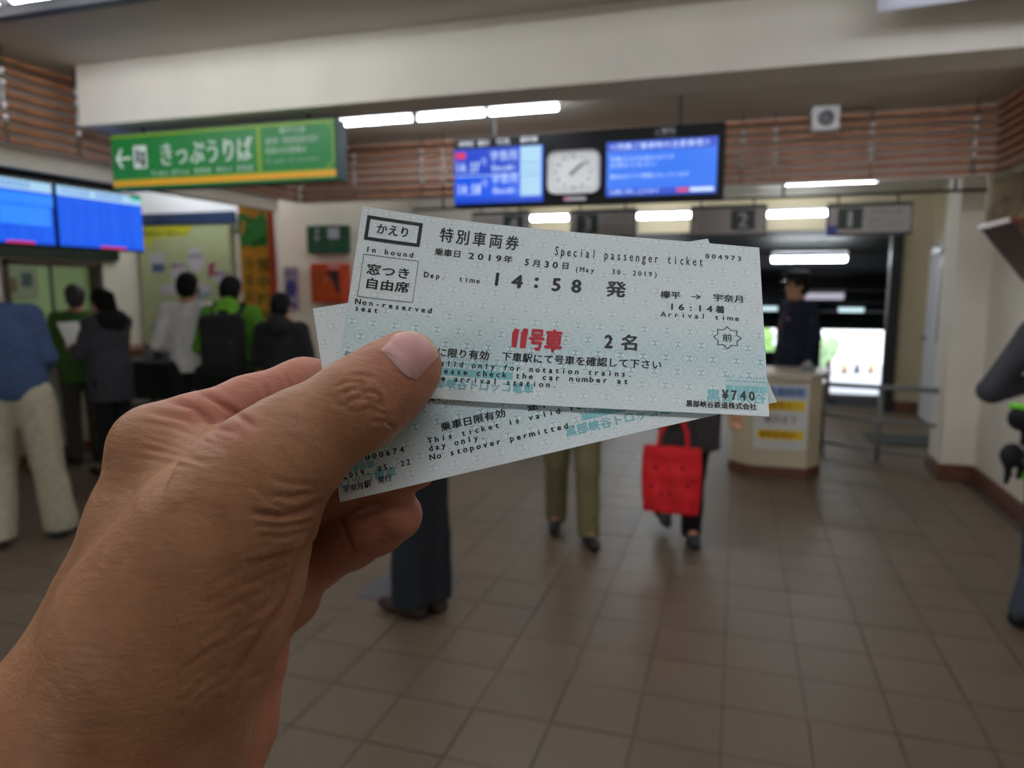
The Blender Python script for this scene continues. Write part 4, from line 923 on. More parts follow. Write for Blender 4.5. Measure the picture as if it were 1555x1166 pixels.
for yy in (-.012, .012):
    blob('handle', chain([(-.085, yy, Hb-.03, .011), (-.07, yy, Hb+.08, .011), (-.01, yy, Hb+.17, .011), (.05, yy, Hb+.17, .011), (.085, yy, Hb+.08, .011), (.09, yy, Hb-.03, .011)], .01), .006, mr_, t)
dm = mat('bag dot', '3a0a10', .8)
for u_, v_ in ((-.09, .68), (-.01, .66), (.07, .7), (-.05, .3), (.05, .28), (.0, .32), (-.11, .4), (.1, .45)):
    th = .055*(math.sin(math.pi*(u_/.33+.5))**.5)*(1-.75*v_)+.004
    MB().ball((u_, -th-.003, v_*Hb), .01, (1.2, .3, 1), 8).build('dot', dm, t)
# officer
p = stand(1208, 6.9)
g, j, f, Rm = person('person in dark navy uniform and peaked cap standing behind the gate desk', (p.x, p.y, 0), R(180-62), 1.70,
    dict(elL=V3(-.24, -.05, 1.13), wrL=V3(-.22, .02, .9), elR=V3(.24, -.05, 1.13), wrR=V3(.22, .02, .9)), '141b30', 'uniform_jacket', .78, 1.1, '121624', '0c0c0e', collar=('shirt', 'c2bcc0'))
cap = thing('peaked_cap', 'dark navy peaked cap with gold badge on the uniformed person', 'cap', (p.x, p.y, 0), R(118)); cap.scale = g.scale
mc = mat('cap navy', '0f1320', .7, .1, 20)
blob('crown', [E(f(0, .0, .128), (.125, .135, .03), .02, Rm), E(f(0, .015, .112), (.098, .112, .03), .02, Rm), C(f(0, .09, .15), .02, f(0, .05, .15), .02, .02)], .007, mc, cap)
blob('band', [E(f(0, -.005, .08), (.094, .112, .034), .01, Rm)], .006, mat('cap band', '0b0d14', .5), cap)
blob('visor', [E(f(0, .11, .058), (.07, .05, .008), .01, Rm)], .005, mat('visor', '0a0a0c', .15), cap)
MB().ball(tuple(f(0, .118, .112)), .017, (1, .5, 1.1), 10).build('badge', mat('gold badge', 'c89a3c', .3, metal=.6), cap, True)
MB().tube(tuple(f(-.05, .09, .066)), tuple(f(.05, .09, .066)), .004).build('chin_cord', mat('gold badge', 'c89a3c'), cap)
blob('tie', chain([(0, .10, 1.36, .016), (0, .125, 1.27, .022), (0, .135, 1.2, .022)], .01), .006, mat('tie maroon', '5a1a28', .6), g)
MB().tube((.245, -.02, 1.28), (.262, -.02, 1.28), .03, n=20).tube((-.262, -.02, 1.28), (-.245, -.02, 1.28), .03, n=20).build('arm_patch', mat('patch teal', '3c7a78', .7), g)
MB().ball((-.07, .128, 1.29), .018, (1, .3, 1), 10).ball((.06, .13, 1.24), .02, (1, .3, 1), 10).build('chest_badge', mat('badge silver', '8a8a98', .4), g)
for z in (1.17, 1.08, .99): MB().ball((0, .155, z), .009, (1, .5, 1), 8).build('button', mat('badge silver', '8a8a98'), g)
# person cut by the right edge
p = stand(1634, 3.38)
g, j, f, Rm = person('person at the right edge, only grey sleeve and dark shoe showing', (p.x, p.y, 0), R(-60), 1.7,
    dict(elL=V3(-.25, -.19, 1.07), wrL=V3(-.2, .1, 1.12), shL=V3(-.19, -.02, 1.36), elR=V3(.25, -.17, 1.07), wrR=V3(.2, .08, 1.1), knL=V3(-.1, .03, .5), anL=V3(-.11, .03, .08), knR=V3(.08, -.08, .5), anR=V3(.1, -.25, .10), toeR=V3(.1, -.11, .04)),
    '3f3e43', 'sweater', .86, 1.08, '3c4250', '101114', leg=(.09, .07, .065))
for nm, c_, z in (('glove_cuff', (-.20, .20, 1.0), 0),):
    pass
lw = j['wrL']; d_ = lw-j['elL']; d_ /= np.linalg.norm(d_)
mg = mat('glove black', '131315', .8, .1, 20); mgn = mat('glove neon', '6ad01c', .6)
lw = V3(-.08, -.235, 1.0)
t = thing('pair_of_gloves', 'black gloves with neon green trim dangling at the right edge of the photo', 'gloves', (p.x, p.y, 0), R(-60))
blob('glove', [E(lw+V3(0, .05, -.04), (.05, .055, .06), .02)]+chain([(*(lw+V3(-.02, .08, -.06)), .02), (*(lw+V3(-.02, .11, -.12)), .016), (*(lw+V3(-.02, .1, -.17)), .013)], .01)+chain([(*(lw+V3(.02, .08, -.06)), .02), (*(lw+V3(.02, .1, -.13)), .016), (*(lw+V3(.015, .09, -.18)), .013)], .01), .007, mg, t)
blob('glove', [E(lw+V3(0, .02, -.22), (.045, .055, .06), .02)]+chain([(*(lw+V3(0, .06, -.24)), .02), (*(lw+V3(0, .085, -.29)), .015), (*(lw+V3(0, .07, -.33)), .012)], .01)+chain([(*(lw+V3(0, 0, -.25)), .02), (*(lw+V3(0, .01, -.31)), .015), (*(lw+V3(0, .0, -.35)), .012)], .01), .007, mg, t)
blob('green_trim', [C(lw+V3(-.03, .03, .015), .017, lw+V3(.03, .05, .015), .017, .01)], .006, mgn, t)
blob('green_trim', [C(lw+V3(0, .09, -.30), .016, lw+V3(0, .095, -.33), .013, .01)], .006, mgn, t)
# ---------------------------------------------------------------- the two tickets
TX = np.array([-0.36770012, -0.10049337, -0.09597628, -0.05136313, -0.0005714, -0.20605337, 0.00221494, -0.01790973, -0.01154749, 0.05671988])
def rod(r):
    t = np.linalg.norm(r); k = r/t; K = np.array([[0, -k[2], k[1]], [k[2], 0, -k[0]], [-k[1], k[0], 0]]); return np.eye(3)+math.sin(t)*K+(1-math.cos(t))*K@K
TR_ = rod(TX[:3])
def to_world(P): return P@CMn[:3, :3].T+CMn[:3, 3]
def sheet(a, b, layer):
    t = a/.12; n = -(TX[6]*4*t*(1-t))-layer+TX[7]*(t-.5)*(b/.0575-.5)+TX[8]*(t-.5)**3
    return to_world(np.stack([a, b, n+0*a], -1)@TR_.T+TX[3:6])
HF = TX[9]/.0575
def map_front(u, v, l): return sheet(u/1000, v/1000, -l)       # text coordinates were measured in this frame
BQ = np.array([[-10.31, 23.55], [104.94, 59.38], [122.53, 4.98], [5.96, -30.93]])/1000
def map_back(u, v, l):
    p = (u/120)[:, None]; q = (v/57.5)[:, None]
    ab = (BQ[0]*(1-p)+BQ[1]*p)*q+(BQ[3]*(1-p)+BQ[2]*p)*(1-q)
    return sheet(ab[:, 0], ab[:, 1], .0013-l)
def ticket_mat():
    m = bpy.data.materials.new('ticket paper'); m.use_nodes = True; nt = m.node_tree; b = nt.nodes['Principled BSDF']; L = nt.links.new
    def M(op, a, b_=None, c=None):
        n = nt.nodes.new('ShaderNodeMath'); n.operation = op
        for i, x in enumerate((a, b_, c)):
            if x is None: continue
            if isinstance(x, (int, float)): n.inputs[i].default_value = x
            else: L(x, n.inputs[i])
        return n.outputs[0]
    uv = nt.nodes.new('ShaderNodeUVMap'); sp = nt.nodes.new('ShaderNodeSeparateXYZ'); L(uv.outputs['UV'], sp.inputs[0]); u, v = sp.outputs[0], sp.outputs[1]
    PX, PY = 6.3, 8.7
    def cell(ox, oy):
        x = M('SUBTRACT', M('MULTIPLY', M('FRACT', M('DIVIDE', M('ADD', u, ox+100*PX), PX)), PX), PX/2)
        y = M('SUBTRACT', M('MULTIPLY', M('FRACT', M('DIVIDE', M('ADD', v, oy+100*PY), PY)), PY), PY/2)
        ax, ay = M('ABSOLUTE', x), M('ABSOLUTE', y)
        return x, y, ax, ay, M('SQRT', M('ADD', M('MULTIPLY', x, x), M('MULTIPLY', y, y))), M('MAXIMUM', M('MAXIMUM', ax, ay), M('MULTIPLY', M('ADD', ax, ay), .72))
    A = cell(1.2, 1.0); Bc = cell(1.2+PX/2, 1.0+PY/2)
    sel = M('LESS_THAN', A[5], Bc[5]); inv = M('SUBTRACT', 1.0, sel)
    pick = lambda i: M('ADD', M('MULTIPLY', A[i], sel), M('MULTIPLY', Bc[i], inv))
    x, y, ax, ay, d, oc = (pick(i) for i in range(6))
    lines = M('MULTIPLY_ADD', M('SINE', M('MULTIPLY', oc, 2*math.pi/.46)), .5, .5)
    ang = M('ARCTAN2', y, x); rs = M('MULTIPLY_ADD', M('COSINE', M('MULTIPLY', ang, 8)), .12, 1.85)      # scalloped rosette
    outside = M('GREATER_THAN', d, rs); edge = M('LESS_THAN', M('ABSOLUTE', M('SUBTRACT', d, rs)), .09)
    ringm = M('LESS_THAN', M('ABSOLUTE', M('SUBTRACT', d, 1.28)), .1)
    bar = M('MULTIPLY', M('LESS_THAN', M('ABSOLUTE', M('SUBTRACT', ay, .68)), .2), M('LESS_THAN', ax, .74))
    stem = M('MULTIPLY', M('LESS_THAN', ax, .17), M('LESS_THAN', ay, .68))
    mark = M('MAXIMUM', bar, stem)
    # teal tint bands across the sheet
    band = M('SUBTRACT', 1.0, M('MINIMUM', 1.0, M('DIVIDE', M('ABSOLUTE', M('SUBTRACT', v, 17.0)), 13.0)))
    ink = M('ADD', M('MULTIPLY', M('MULTIPLY', lines, outside), .27), M('MULTIPLY', edge, .42))
    ink = M('MAXIMUM', ink, M('MULTIPLY', ringm, .34))
    ink = M('MULTIPLY', ink, M('MULTIPLY_ADD', band, .75, .75))
    ink = M('MAXIMUM', ink, M('MULTIPLY', mark, M('MULTIPLY_ADD', band, .5, .35)))
    mx = nt.nodes.new('ShaderNodeMix'); mx.data_type = 'RGBA'; L(ink, mx.inputs[0])
    c1 = nt.nodes.new('ShaderNodeMix'); c1.data_type = 'RGBA'; L(band, c1.inputs[0]); c1.inputs[6].default_value = lin('f2f7f8'); c1.inputs[7].default_value = lin('e4f2f5')
    L(c1.outputs[2], mx.inputs[6]); mx.inputs[7].default_value = lin('7ab3bc')
    L(mx.outputs[2], b.inputs['Base Color'])
    b.inputs['Roughness'].default_value = .55; b.inputs['Specular IOR Level'].default_value = .3
    return m
M_tic = ticket_mat()
def ticket(label, fmap, W=120., H=57.5, Hs=1.0):
    nu, nv = 61, 25; us = np.linspace(0, W, nu); vs = np.linspace(0, H, nv); U, Vv = np.meshgrid(us, vs); U = U.ravel(); Vv = Vv.ravel()
    P = np.concatenate([fmap(U, Vv*Hs, 0.), fmap(U, Vv*Hs, -.00025)]); n = nu*nv
    f1 = [(r*nu+c, r*nu+c+1, (r+1)*nu+c+1, (r+1)*nu+c) for r in range(nv-1) for c in range(nu-1)]
    F2 = f1+[tuple(n+i for i in reversed(q)) for q in f1]
    ed = [i for i in range(nu)]+[r*nu+nu-1 for r in range(1, nv)]+[(nv-1)*nu+i for i in range(nu-2, -1, -1)]+[r*nu for r in range(nv-2, 0, -1)]
    F2 += [(b_, a_, n+a_, n+b_) for a_, b_ in zip(ed, ed[1:]+ed[:1])]
    o0 = Vector(P[:n].mean(0)); t = thing('train_ticket', label, 'ticket', o0)
    me_o = from_np('paper', P-np.array(o0), F2, M_tic, t, False); me = me_o.data
    uvl = me.uv_layers.new(name='UVMap'); UV = np.r_[np.c_[U, Vv*Hs], np.c_[U, Vv*Hs]]
    li = np.empty(len(me.loops), np.int32); me.loops.foreach_get('vertex_index', li); uvl.data.foreach_set('uv', UV[li].astype(np.float32).ravel())
    return t, (lambda lift: (lambda u, v: fmap(u, v, lift)-np.array(o0)))
M_ink = mat('black print', '17181b', .5); M_redink = mat('red brush ink', 'c21f34', .5, .15, 300); M_teal = mat('teal print', '8acbd2', .5); M_smud = mat('grey smudge', '9aa0a5', .6); M_smud2 = mat('dark smudge', '7b8085', .6)
def train_mark(tx, x0, y0, x1, y1):
    h = y1-y0; tx_ = tx
    n = 5; w_ = (x1-x0)/n
    for i in range(n):
        a = x0+i*w_+.1; b = x0+(i+1)*w_-.1
        tx.rect(a, y0, b, y0+h*.55).rect(a, y1-h*.12, b, y1)
        for k in range(4): tx.rect(a+(b-a)*(k/3)*.93, y0+h*.55, a+(b-a)*((k/3)*.93+.07), y1-h*.12)
t, fm = ticket('upper ticket stamped 14:58 with red car number, gripped under the thumb', map_front, Hs=HF)
g = Text(); train_mark(g, 28.5, 7.0, 51.0, 11.2); g.build('teal_train_mark', fm(.00004), M_teal, t)
g = Text(); train_mark(g, 109.1, 6.9, 120, 10.4); g.build('teal_train_mark', fm(.00004), M_teal, t)
g = Text().row('No1,V-shaped Gorge in Japan', 28, 51.1, 11.75, 1.15, .01)
g.row('黒部峡谷トロッコ電車', 25.6, 57.4, 3.2, 3.1, .03)
g.row('No1,V-shaped', 109.2, 119.6, 10.95, 1.15, .01); g.row('黒部峡谷', 104, 119.6, 3.7, 3.6, .03)
g.build('teal_lettering', fm(.00005), M_teal, t)
k = Text(); bo = .018
k.frame(1.8, 46.2, 18.5, 54.1, 1.05).frame(2.4, 28.3, 18.9, 41.7, .16)
k.row('かえり', 4.9, 15.2, 48.7, 3.4, .02).row('In bound', 2.5, 17.4, 42.5, 1.72, .012).row('窓つき', 3.8, 17.2, 35.6, 3.3, .02).row('自由席', 3.9, 17.4, 31.2, 3.3, .02)
k.row('Non-reserved', 1.9, 25.3, 26.1, 1.7, .012, dy=-.5).row('seat', 1.9, 9.4, 24.0, 1.72, .012)
k.row('特別車両券', 23.6, 48.6, 48.8, 4.8, .016, dy=-.3, fat=.86).row('乗車日', 23.1, 31.4, 44.2, 2.35, .02).row('2019', 33, 44, 44.2, 2.1, .014).row('年', 44.0, 46.9, 44.1, 2.35, .02)
k.row('5', 50.2, 52.2, 43.8, 2.2, .014).row('月', 52.8, 55.5, 43.5, 2.4, .02).row('30', 55.9, 61, 43.6, 2.2, .014).row('日', 61.5, 64.1, 43.5, 2.4, .02)
k.row('(May   30. 2019)', 65.5, 90.3, 43.0, 1.72, .01).row('Dep.  time', 20.9, 38.2, 36.8, 1.75, .01, dy=-.4)
k.row('1', 41.2, 44.6, 36.3, 4.3, .016, 1.2).row('4', 46.7, 51.2, 36.1, 4.3, .016, 1.15).disc(54.7, 37.0, .62, .62, 14).disc(54.7, 39.4, .62, .62, 14).row('5', 58.7, 62.6, 36.0, 4.3, .016, 1.15).row('8', 64.6, 68.6, 35.9, 4.4, .016, 1.15).row('発', 75.2, 81.3, 35.3, 5.2, .03)
k.row('Special passenger ticket', 58.8, 103.6, 48.0, 3.2, .004).row('004973', 103.6, 114.9, 51.0, 1.75, .01)
k.row('欅平', 91, 97, 35.8, 2.5, .02).row('→', 99.5, 103.2, 35.9, 2.4, .02).row('宇奈月', 106, 115, 35.9, 2.5, .02).row('16:14', 93.2, 106.4, 32.1, 2.1, .014).row('着', 106.6, 109.5, 31.9, 2.5, .02).row('Arrival time', 91.2, 113.6, 29.6, 1.72, .01)
P1 = []
for i in range(16):
    a = math.pi*2*i/16+math.pi/2; r = 1.0 if i % 2 == 0 else .74
    P1.append((3.95*r*math.cos(a), 3.75*r*math.sin(a)))
k.ring(109.9, 23.8, P1, [(x*.9, y*.9) for x, y in P1]); k.row('前', 108.4, 111.3, 22.5, 2.5, .01)
k.row('2', 75.3, 79, 18.5, 4.2, .014).row('名', 80.4, 85.9, 18.1, 4.9, .025)
k.row('に限り有効', 28.0, 43.6, 12.55, 2.75, .02).row('下車駅にて号車を確認して下さい', 47, 92.3, 12.6, 2.75, .02)
k.row('表記列車', 15.5, 28.0, 12.55, 2.75, .02)
k.row('Valid only for notation trains.', 27.4, 84.6, 9.8, 1.75, .012).row('Please check the car number at', 26.8, 83.6, 7.6, 1.75, .012).row('the arrival station.', 26.3, 64, 5.4, 1.75, .012)
k.row('¥740', 107.9, 117, 4.4, 2.9, .012).row('黒部峡谷鉄道株式会社', 98.8, 117, 1.7, 1.9, .03).row('引受№', 1.2, 6.6, 9.7, 1.8, .015).row('000675', 7.6, 19.5, 9.8, 1.75, .01)
k.build('black_print', fm(.00009), M_ink, t)
g = Text().poly([(49.6, 17.1), (51.0, 17.0), (51.3, 22.6), (50.0, 23.0), (49.3, 21.4)]).poly([(52.0, 16.8), (53.6, 16.9), (53.9, 23.0), (52.6, 23.2), (51.9, 21.7)]).row('号', 54.2, 59.0, 16.6, 6.6, .04).row('車', 58.8, 64.2, 16.4, 6.8, .04); g.build('red_stamp_lettering', fm(.00012), M_redink, t)
# back ticket
t, fm = ticket('lower ticket dated 2019. 05. 22, fanned out below the upper one', map_back)
g = Text(); train_mark(g, 69.5, 7.0, 92, 10.8); g.build('teal_train_mark', fm(.00004), M_teal, t)
g = Text(); train_mark(g, .3, 7.6, 11, 11.0); g.build('teal_train_mark', fm(.00004), M_teal, t)
g = Text().row('黒部峡谷トロッコ電車', 64.4, 96.2, 3.3, 3.1, .03); g.row('No1,V-shaped Gorge in Japan', 69.5, 92, 11.4, 1.15, .01)
g.row('ロッコ電車', .4, 17, 3.6, 3, .03); g.build('teal_lettering', fm(.00005), M_teal, t)
k = Text().row('乗車日限有効', 31, 49.7, 13.3, 2.5, .02).row('途中下車前途無効', 55.7, 81, 13.3, 2.5, .02)
k.row('This ticket is valid for', 26.6, 72.4, 10.6, 1.72, .012).row('day only.', 26.5, 43, 8.4, 1.72, .012).row('No stopover permitted.', 26.5, 67.8, 5.8, 1.72, .012)
k.row('引受№', 1.6, 7.6, 9.6, 1.8, .015).row('000674', 8.4, 20.3, 9.9, 1.65, .012).row('2019. 05. 22', 1.6, 21.4, 6.0, 1.65, .012).row('宇奈月駅', 1.3, 9.4, 2.2, 1.9, .02).row('発行', 11.3, 15.4, 2.6, 1.9, .02).row('Av', 28.5, 33, 22.6, 1.75, .012)
k.build('black_print', fm(.00009), M_ink, t)

# ---------------------------------------------------------------- the hand
def h(px, py, d): return np.array([(px-CX)/F_PX*d, -(py-CY)/F_PX*d, -d])
def hc_(pts, k): return chain([(*h(x, y, d), r/1000) for x, y, d, r in pts], k)
thumb = hc_([(619, 555, .1985, 9.0), (606, 567, .1978, 10.0), (575, 593, .1968, 11.2), (537, 619, .195, 11.6), (476, 656, .1925, 11.5), (410, 712, .189, 12.6)], .004)
thumb += hc_([(410, 712, .189, 12.6), (322, 812, .1875, 17), (240, 950, .188, 21), (180, 1120, .188, 24)], .016)
palm = hc_([(378, 812, .196, 14.8), (345, 885, .197, 16.8), (288, 985, .198, 19), (215, 1110, .198, 23)], .012)
hypo = hc_([(400, 820, .225, 15), (372, 930, .224, 13.5), (350, 1000, .22, 15.8), (322, 1095, .217, 18.2), (270, 1200, .21, 22)], .005)
back = hc_([(248, 697, .203, 11.4), (220, 790, .203, 12.3), (178, 930, .203, 15), (112, 1070, .202, 17.5)], .012)
back += hc_([(290, 712, .222, 11.5), (262, 815, .224, 13), (205, 970, .222, 16), (150, 1130, .215, 20)], .016)
back += hc_([(320, 745, .237, 12), (300, 860, .236, 14), (240, 1010, .23, 17)], .016)
back += hc_([(330, 790, .249, 12), (300, 900, .245, 15), (220, 1040, .236, 18)], .016)
fore = hc_([(120, 1150, .198, 27), (40, 1330, .190, 30), (-80, 1600, .182, 33), (-200, 1900, .175, 36)], .02)+hc_([(220, 1150, .204, 24), (130, 1330, .2, 28), (0, 1600, .19, 31)], .02)
web = hc_([(256, 700, .2035, 10.5), (330, 722, .200, 10.5), (400, 752, .196, 10.5)], .009)
index = hc_([(252, 690, .2045, 11.2), (300, 655, .211, 10.8), (380, 622, .219, 10.0), (462, 592, .2255, 9.6), (520, 592, .2255, 8.8), (580, 604, .2225, 8.4), (640, 632, .2195, 7.6)], .003)
middle = hc_([(300, 720, .226, 11), (385, 770, .228, 10.6), (455, 762, .2245, 9.9), (520, 735, .2185, 8.8), (575, 718, .2145, 8.2), (626, 704, .2115, 7.8)], .003)
ring = hc_([(340, 800, .240, 11), (410, 860, .238, 10.5), (474, 850, .2305, 9.6), (532, 818, .222, 8.8), (570, 798, .216, 8.3), (602, 782, .2125, 7.6)], .003)
pinky = hc_([(370, 880, .246, 10), (410, 915, .239, 11), (435, 905, .231, 9.8), (432, 890, .226, 9.0)], .004)
ops = thumb+palm+back+fore+web+hypo
for o in index+middle+ring+pinky: ops.append(o)
# knuckle and joint fullness
ops += [E(h(536, 618, .1925), (.0100, .0100, .0090), .006), E(h(232, 672, .2025), (.0100, .0095, .010), .008)]
VX = .00075
F_, lo, ax = sdf_field(ops, VX); V, Q = nets(F_, lo, VX); del F_
def normals(V, Q):
    n = np.cross(V[Q[:, 2]]-V[Q[:, 0]], V[Q[:, 3]]-V[Q[:, 1]]); N = np.zeros_like(V)
    for i in range(4): np.add.at(N, Q[:, i], n)
    return N/(np.linalg.norm(N, axis=1)[:, None]+1e-12)
N = normals(V, Q)
PX_ = np.stack([CX+F_PX*V[:, 0]/-V[:, 2], CY-F_PX*V[:, 1]/-V[:, 2]], 1)
facing = np.clip(-(N*V).sum(1)/np.linalg.norm(V, axis=1)*2.5, 0, 1)
disp = np.zeros(len(V)); fin = np.zeros(len(V))
def seg_d(P, pts):
    best = np.full(len(P), 1e9); 
    for a, b in zip(pts, pts[1:]):
        a = np.array(a, float); b = np.array(b, float); ab = b-a; t = np.clip(((P-a)@ab)/(ab@ab), 0, 1); best = np.minimum(best, np.linalg.norm(P-a-t[:, None]*ab, axis=1))
    return best
def crease(pts, depth, w, dmin=0, dmax=1., ridge=.35):
    m = (PX_[:, 0] > min(p[0] for p in pts)-40) & (PX_[:, 0] < max(p[0] for p in pts)+40) & (PX_[:, 1] > min(p[1] for p in pts)-40) & (PX_[:, 1] < max(p[1] for p in pts)+40) & (-V[:, 2] > dmin) & (-V[:, 2] < dmax)
    i = np.where(m)[0]; d = seg_d(PX_[i], pts)
    # fade towards the ends
    a = np.array(pts[0], float); b = np.array(pts[-1], float); L = np.linalg.norm(b-a); s = np.clip(((PX_[i]-a)@(b-a))/L/L, 0, 1); fd = np.clip(np.minimum(s, 1-s)*6+.25, 0, 1)
    disp[i] -= fd*facing[i]*depth/1000*(np.exp(-(d/w)**2)-ridge*np.exp(-((d-2.1*w)/(1.3*w))**2))
# web and index folds
crease([(298, 592), (335, 612), (368, 634), (388, 648)], .8, 5)
crease([(250, 607), (294, 618), (329, 650), (360, 658)], .7, 5)
crease([(225, 625), (282, 637), (329, 663), (350, 669)], .45, 5); crease([(212, 640), (262, 648), (310, 668), (340, 680)], .25, 4); crease([(215, 680), (270, 690), (320, 705)], .35, 4); 
crease([(220, 665), (260, 677), (300, 692)], .3, 3); crease([(185, 690), (240, 700), (300, 712)], .25, 3)
# base joint of the thumb
crease([(380, 778), (430, 784), (462, 776), (486, 762)], .9, 4.5); crease([(400, 750), (440, 755), (474, 748)], .4, 4); crease([(408, 725), (450, 735), (480, 735)], .3, 4)
crease([(380, 795), (430, 800), (478, 790)], .4, 4); crease([(385, 740), (420, 770), (455, 775)], .3, 3.5); crease([(390, 812), (430, 815), (472, 806)], .3, 4)
# knuckle wrinkles
for a in [((508, 588), (530, 578), (556, 585)), ((514, 600), (540, 590), (570, 600)), ((520, 615), (548, 602), (585, 618)), ((535, 630), (560, 618), (590, 632)), ((528, 572), (550, 568), (575, 575)), ((500, 600), (512, 612), (530, 622)), ((545, 575), (552, 595), (548, 612)), ((560, 590), (575, 600), (580, 618)), ((522, 590), (528, 604), (524, 618)), ((565, 640), (585, 640), (600, 650))]:
    crease(a, .42, 2.8)
# lines over the ball of the thumb
for i in range(9):
    y0 = 815+i*26; crease([(330-i*10, y0+40+i*6), (380-i*7, y0+22), (425-i*4, y0+2), (462-i*5, y0-14)], .07+.05*(i % 3), 4)
crease([(476, 800), (455, 850), (440, 905), (405, 955), (345, 1040)], .7, 6, .17, .235)
crease([(420, 905), (385, 935), (340, 965)], .25, 5); crease([(395, 940), (350, 975), (300, 1000)], .25, 5)
# finger joints
crease([(517, 783), (524, 808), (536, 836)], .8, 4, .205); crease([(540, 750), (548, 775)], .4, 4, .2)
crease([(400, 580), (410, 615), (415, 640)], .35, 4, .2); crease([(432, 568), (446, 600)], .25, 3, .2)
# fine skin relief, tied to the surface
fr = np.zeros(len(V)); r9 = np.random.default_rng(4)
for kx in range(26):
    k_ = r9.normal(size=3); k_ /= np.linalg.norm(k_); wl = r9.uniform(.0022, .006); fr += np.sin(V@k_*2*math.pi/wl+r9.uniform(0, 6))*wl/.006
disp += fr*.000008
V2 = V+N*disp[:, None]
# colour attribute: how much blood shows through (fingers, folds), how tanned
def near(opsx, r): 
    best = np.full(len(V), 1e9)
    for o in opsx: best = np.minimum(best, _sdf(o, V.astype(np.float32)))
    return np.clip(1-best/r, 0, 1)
red = np.maximum.reduce([near(index, .004)*1.5, near(middle, .004), near(ring, .004), near(pinky, .004)])*.6
red = np.maximum(red, near(hypo, .004)*.75)
tip = np.clip(1-np.linalg.norm(V-h(628, 555, .193), axis=1)/.022, 0, 1); red = np.maximum(red, tip*.8)
wl_ = np.clip(1-seg_d(PX_, [(270, 615), (330, 648), (372, 655)])/50, 0, 1)*facing; red = np.maximum(red, wl_*.5)
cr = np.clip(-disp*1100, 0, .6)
hand = thing('hand', 'bare left hand from the lower left corner pinching two tickets', 'hand', tuple(to_world(h(200, 1000, .2)[None])[0]))
Pw = to_world(V2)-np.array(hand.location)
def skin_mat():
    m = bpy.data.materials.new('hand skin'); m.use_nodes = True; nt = m.node_tree; b = nt.nodes['Principled BSDF']; N_ = nt.nodes.new; L = nt.links.new
    at = N_('ShaderNodeVertexColor'); at.layer_name = 'tint'; sp = N_('ShaderNodeSeparateColor'); L(at.outputs['Color'], sp.inputs[0])
    tc = N_('ShaderNodeTexCoord')
    n1 = N_('ShaderNodeTexNoise'); n1.inputs['Scale'].default_value = 45; n1.inputs['Detail'].default_value = 6; n1.inputs['Roughness'].default_value = .6; L(tc.outputs['Object'], n1.inputs['Vector'])
    r = N_('ShaderNodeValToRGB'); r.color_ramp.elements[0].position = .3; r.color_ramp.elements[1].position = .72; r.color_ramp.elements[0].color = lin('905f40'); r.color_ramp.elements[1].color = lin('a97a58'); L(n1.outputs['Fac'], r.inputs['Fac'])
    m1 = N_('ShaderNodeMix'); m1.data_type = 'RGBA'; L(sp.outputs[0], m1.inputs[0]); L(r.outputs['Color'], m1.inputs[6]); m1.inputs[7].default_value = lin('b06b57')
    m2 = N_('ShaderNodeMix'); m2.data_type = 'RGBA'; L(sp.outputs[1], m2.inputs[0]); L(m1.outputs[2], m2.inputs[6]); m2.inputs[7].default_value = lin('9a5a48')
    L(m2.outputs[2], b.inputs['Base Color']); b.inputs['Roughness'].default_value = .5; b.inputs['Specular IOR Level'].default_value = .35
    b.inputs['Subsurface Weight'].default_value = .12; b.inputs['Subsurface Radius'].default_value = (1, .35, .2); b.inputs['Subsurface Scale'].default_value = .004
    vo = N_('ShaderNodeTexVoronoi'); vo.feature = 'DISTANCE_TO_EDGE'; vo.inputs['Scale'].default_value = 850
    mp_ = N_('ShaderNodeMapping'); mp_.inputs['Rotation'].default_value = (.3, .4, .9); mp_.inputs['Scale'].default_value = (.55, 1.1, 1.0); L(tc.outputs['Object'], mp_.inputs[0])
    nz = N_('ShaderNodeTexNoise'); nz.inputs['Scale'].default_value = 250; L(tc.outputs['Object'], nz.inputs['Vector'])
    va = N_('ShaderNodeVectorMath'); va.operation = 'MULTIPLY_ADD'; L(nz.outputs['Color'], va.inputs[0]); va.inputs[1].default_value = (.003, .003, .003); L(mp_.outputs[0], va.inputs[2])
    L(va.outputs[0], vo.inputs['Vector'])
    mn = N_('ShaderNodeMath'); mn.operation = 'MINIMUM'; L(vo.outputs['Distance'], mn.inputs[0]); mn.inputs[1].default_value = .12
    b1 = N_('ShaderNodeBump'); b1.inputs['Strength'].default_value = .2; b1.inputs['Distance'].default_value = .0012; L(mn.outputs[0], b1.inputs['Height'])
    n3 = N_('ShaderNodeTexNoise'); n3.inputs['Scale'].default_value = 420; n3.inputs['Detail'].default_value = 5
    mp2 = N_('ShaderNodeMapping'); mp2.inputs['Rotation'].default_value = (0, .5, .4); mp2.inputs['Scale'].default_value = (.35, 1, 1.2); L(tc.outputs['Object'], mp2.inputs[0]); L(mp2.outputs[0], n3.inputs['Vector'])
    b2 = N_('ShaderNodeBump'); b2.inputs['Strength'].default_value = .6; b2.inputs['Distance'].default_value = .0006; L(n3.outputs['Fac'], b2.inputs['Height']); L(b1.outputs['Normal'], b2.inputs['Normal'])
    L(b2.outputs['Normal'], b.inputs['Normal']); return m
ho = from_np('skin', Pw, Q, skin_mat(), hand, True)
ca = ho.data.color_attributes.new('tint', 'FLOAT_COLOR', 'POINT'); ca.data.foreach_set('color', np.c_[red, cr, red*0, red*0+1].astype(np.float32).ravel())
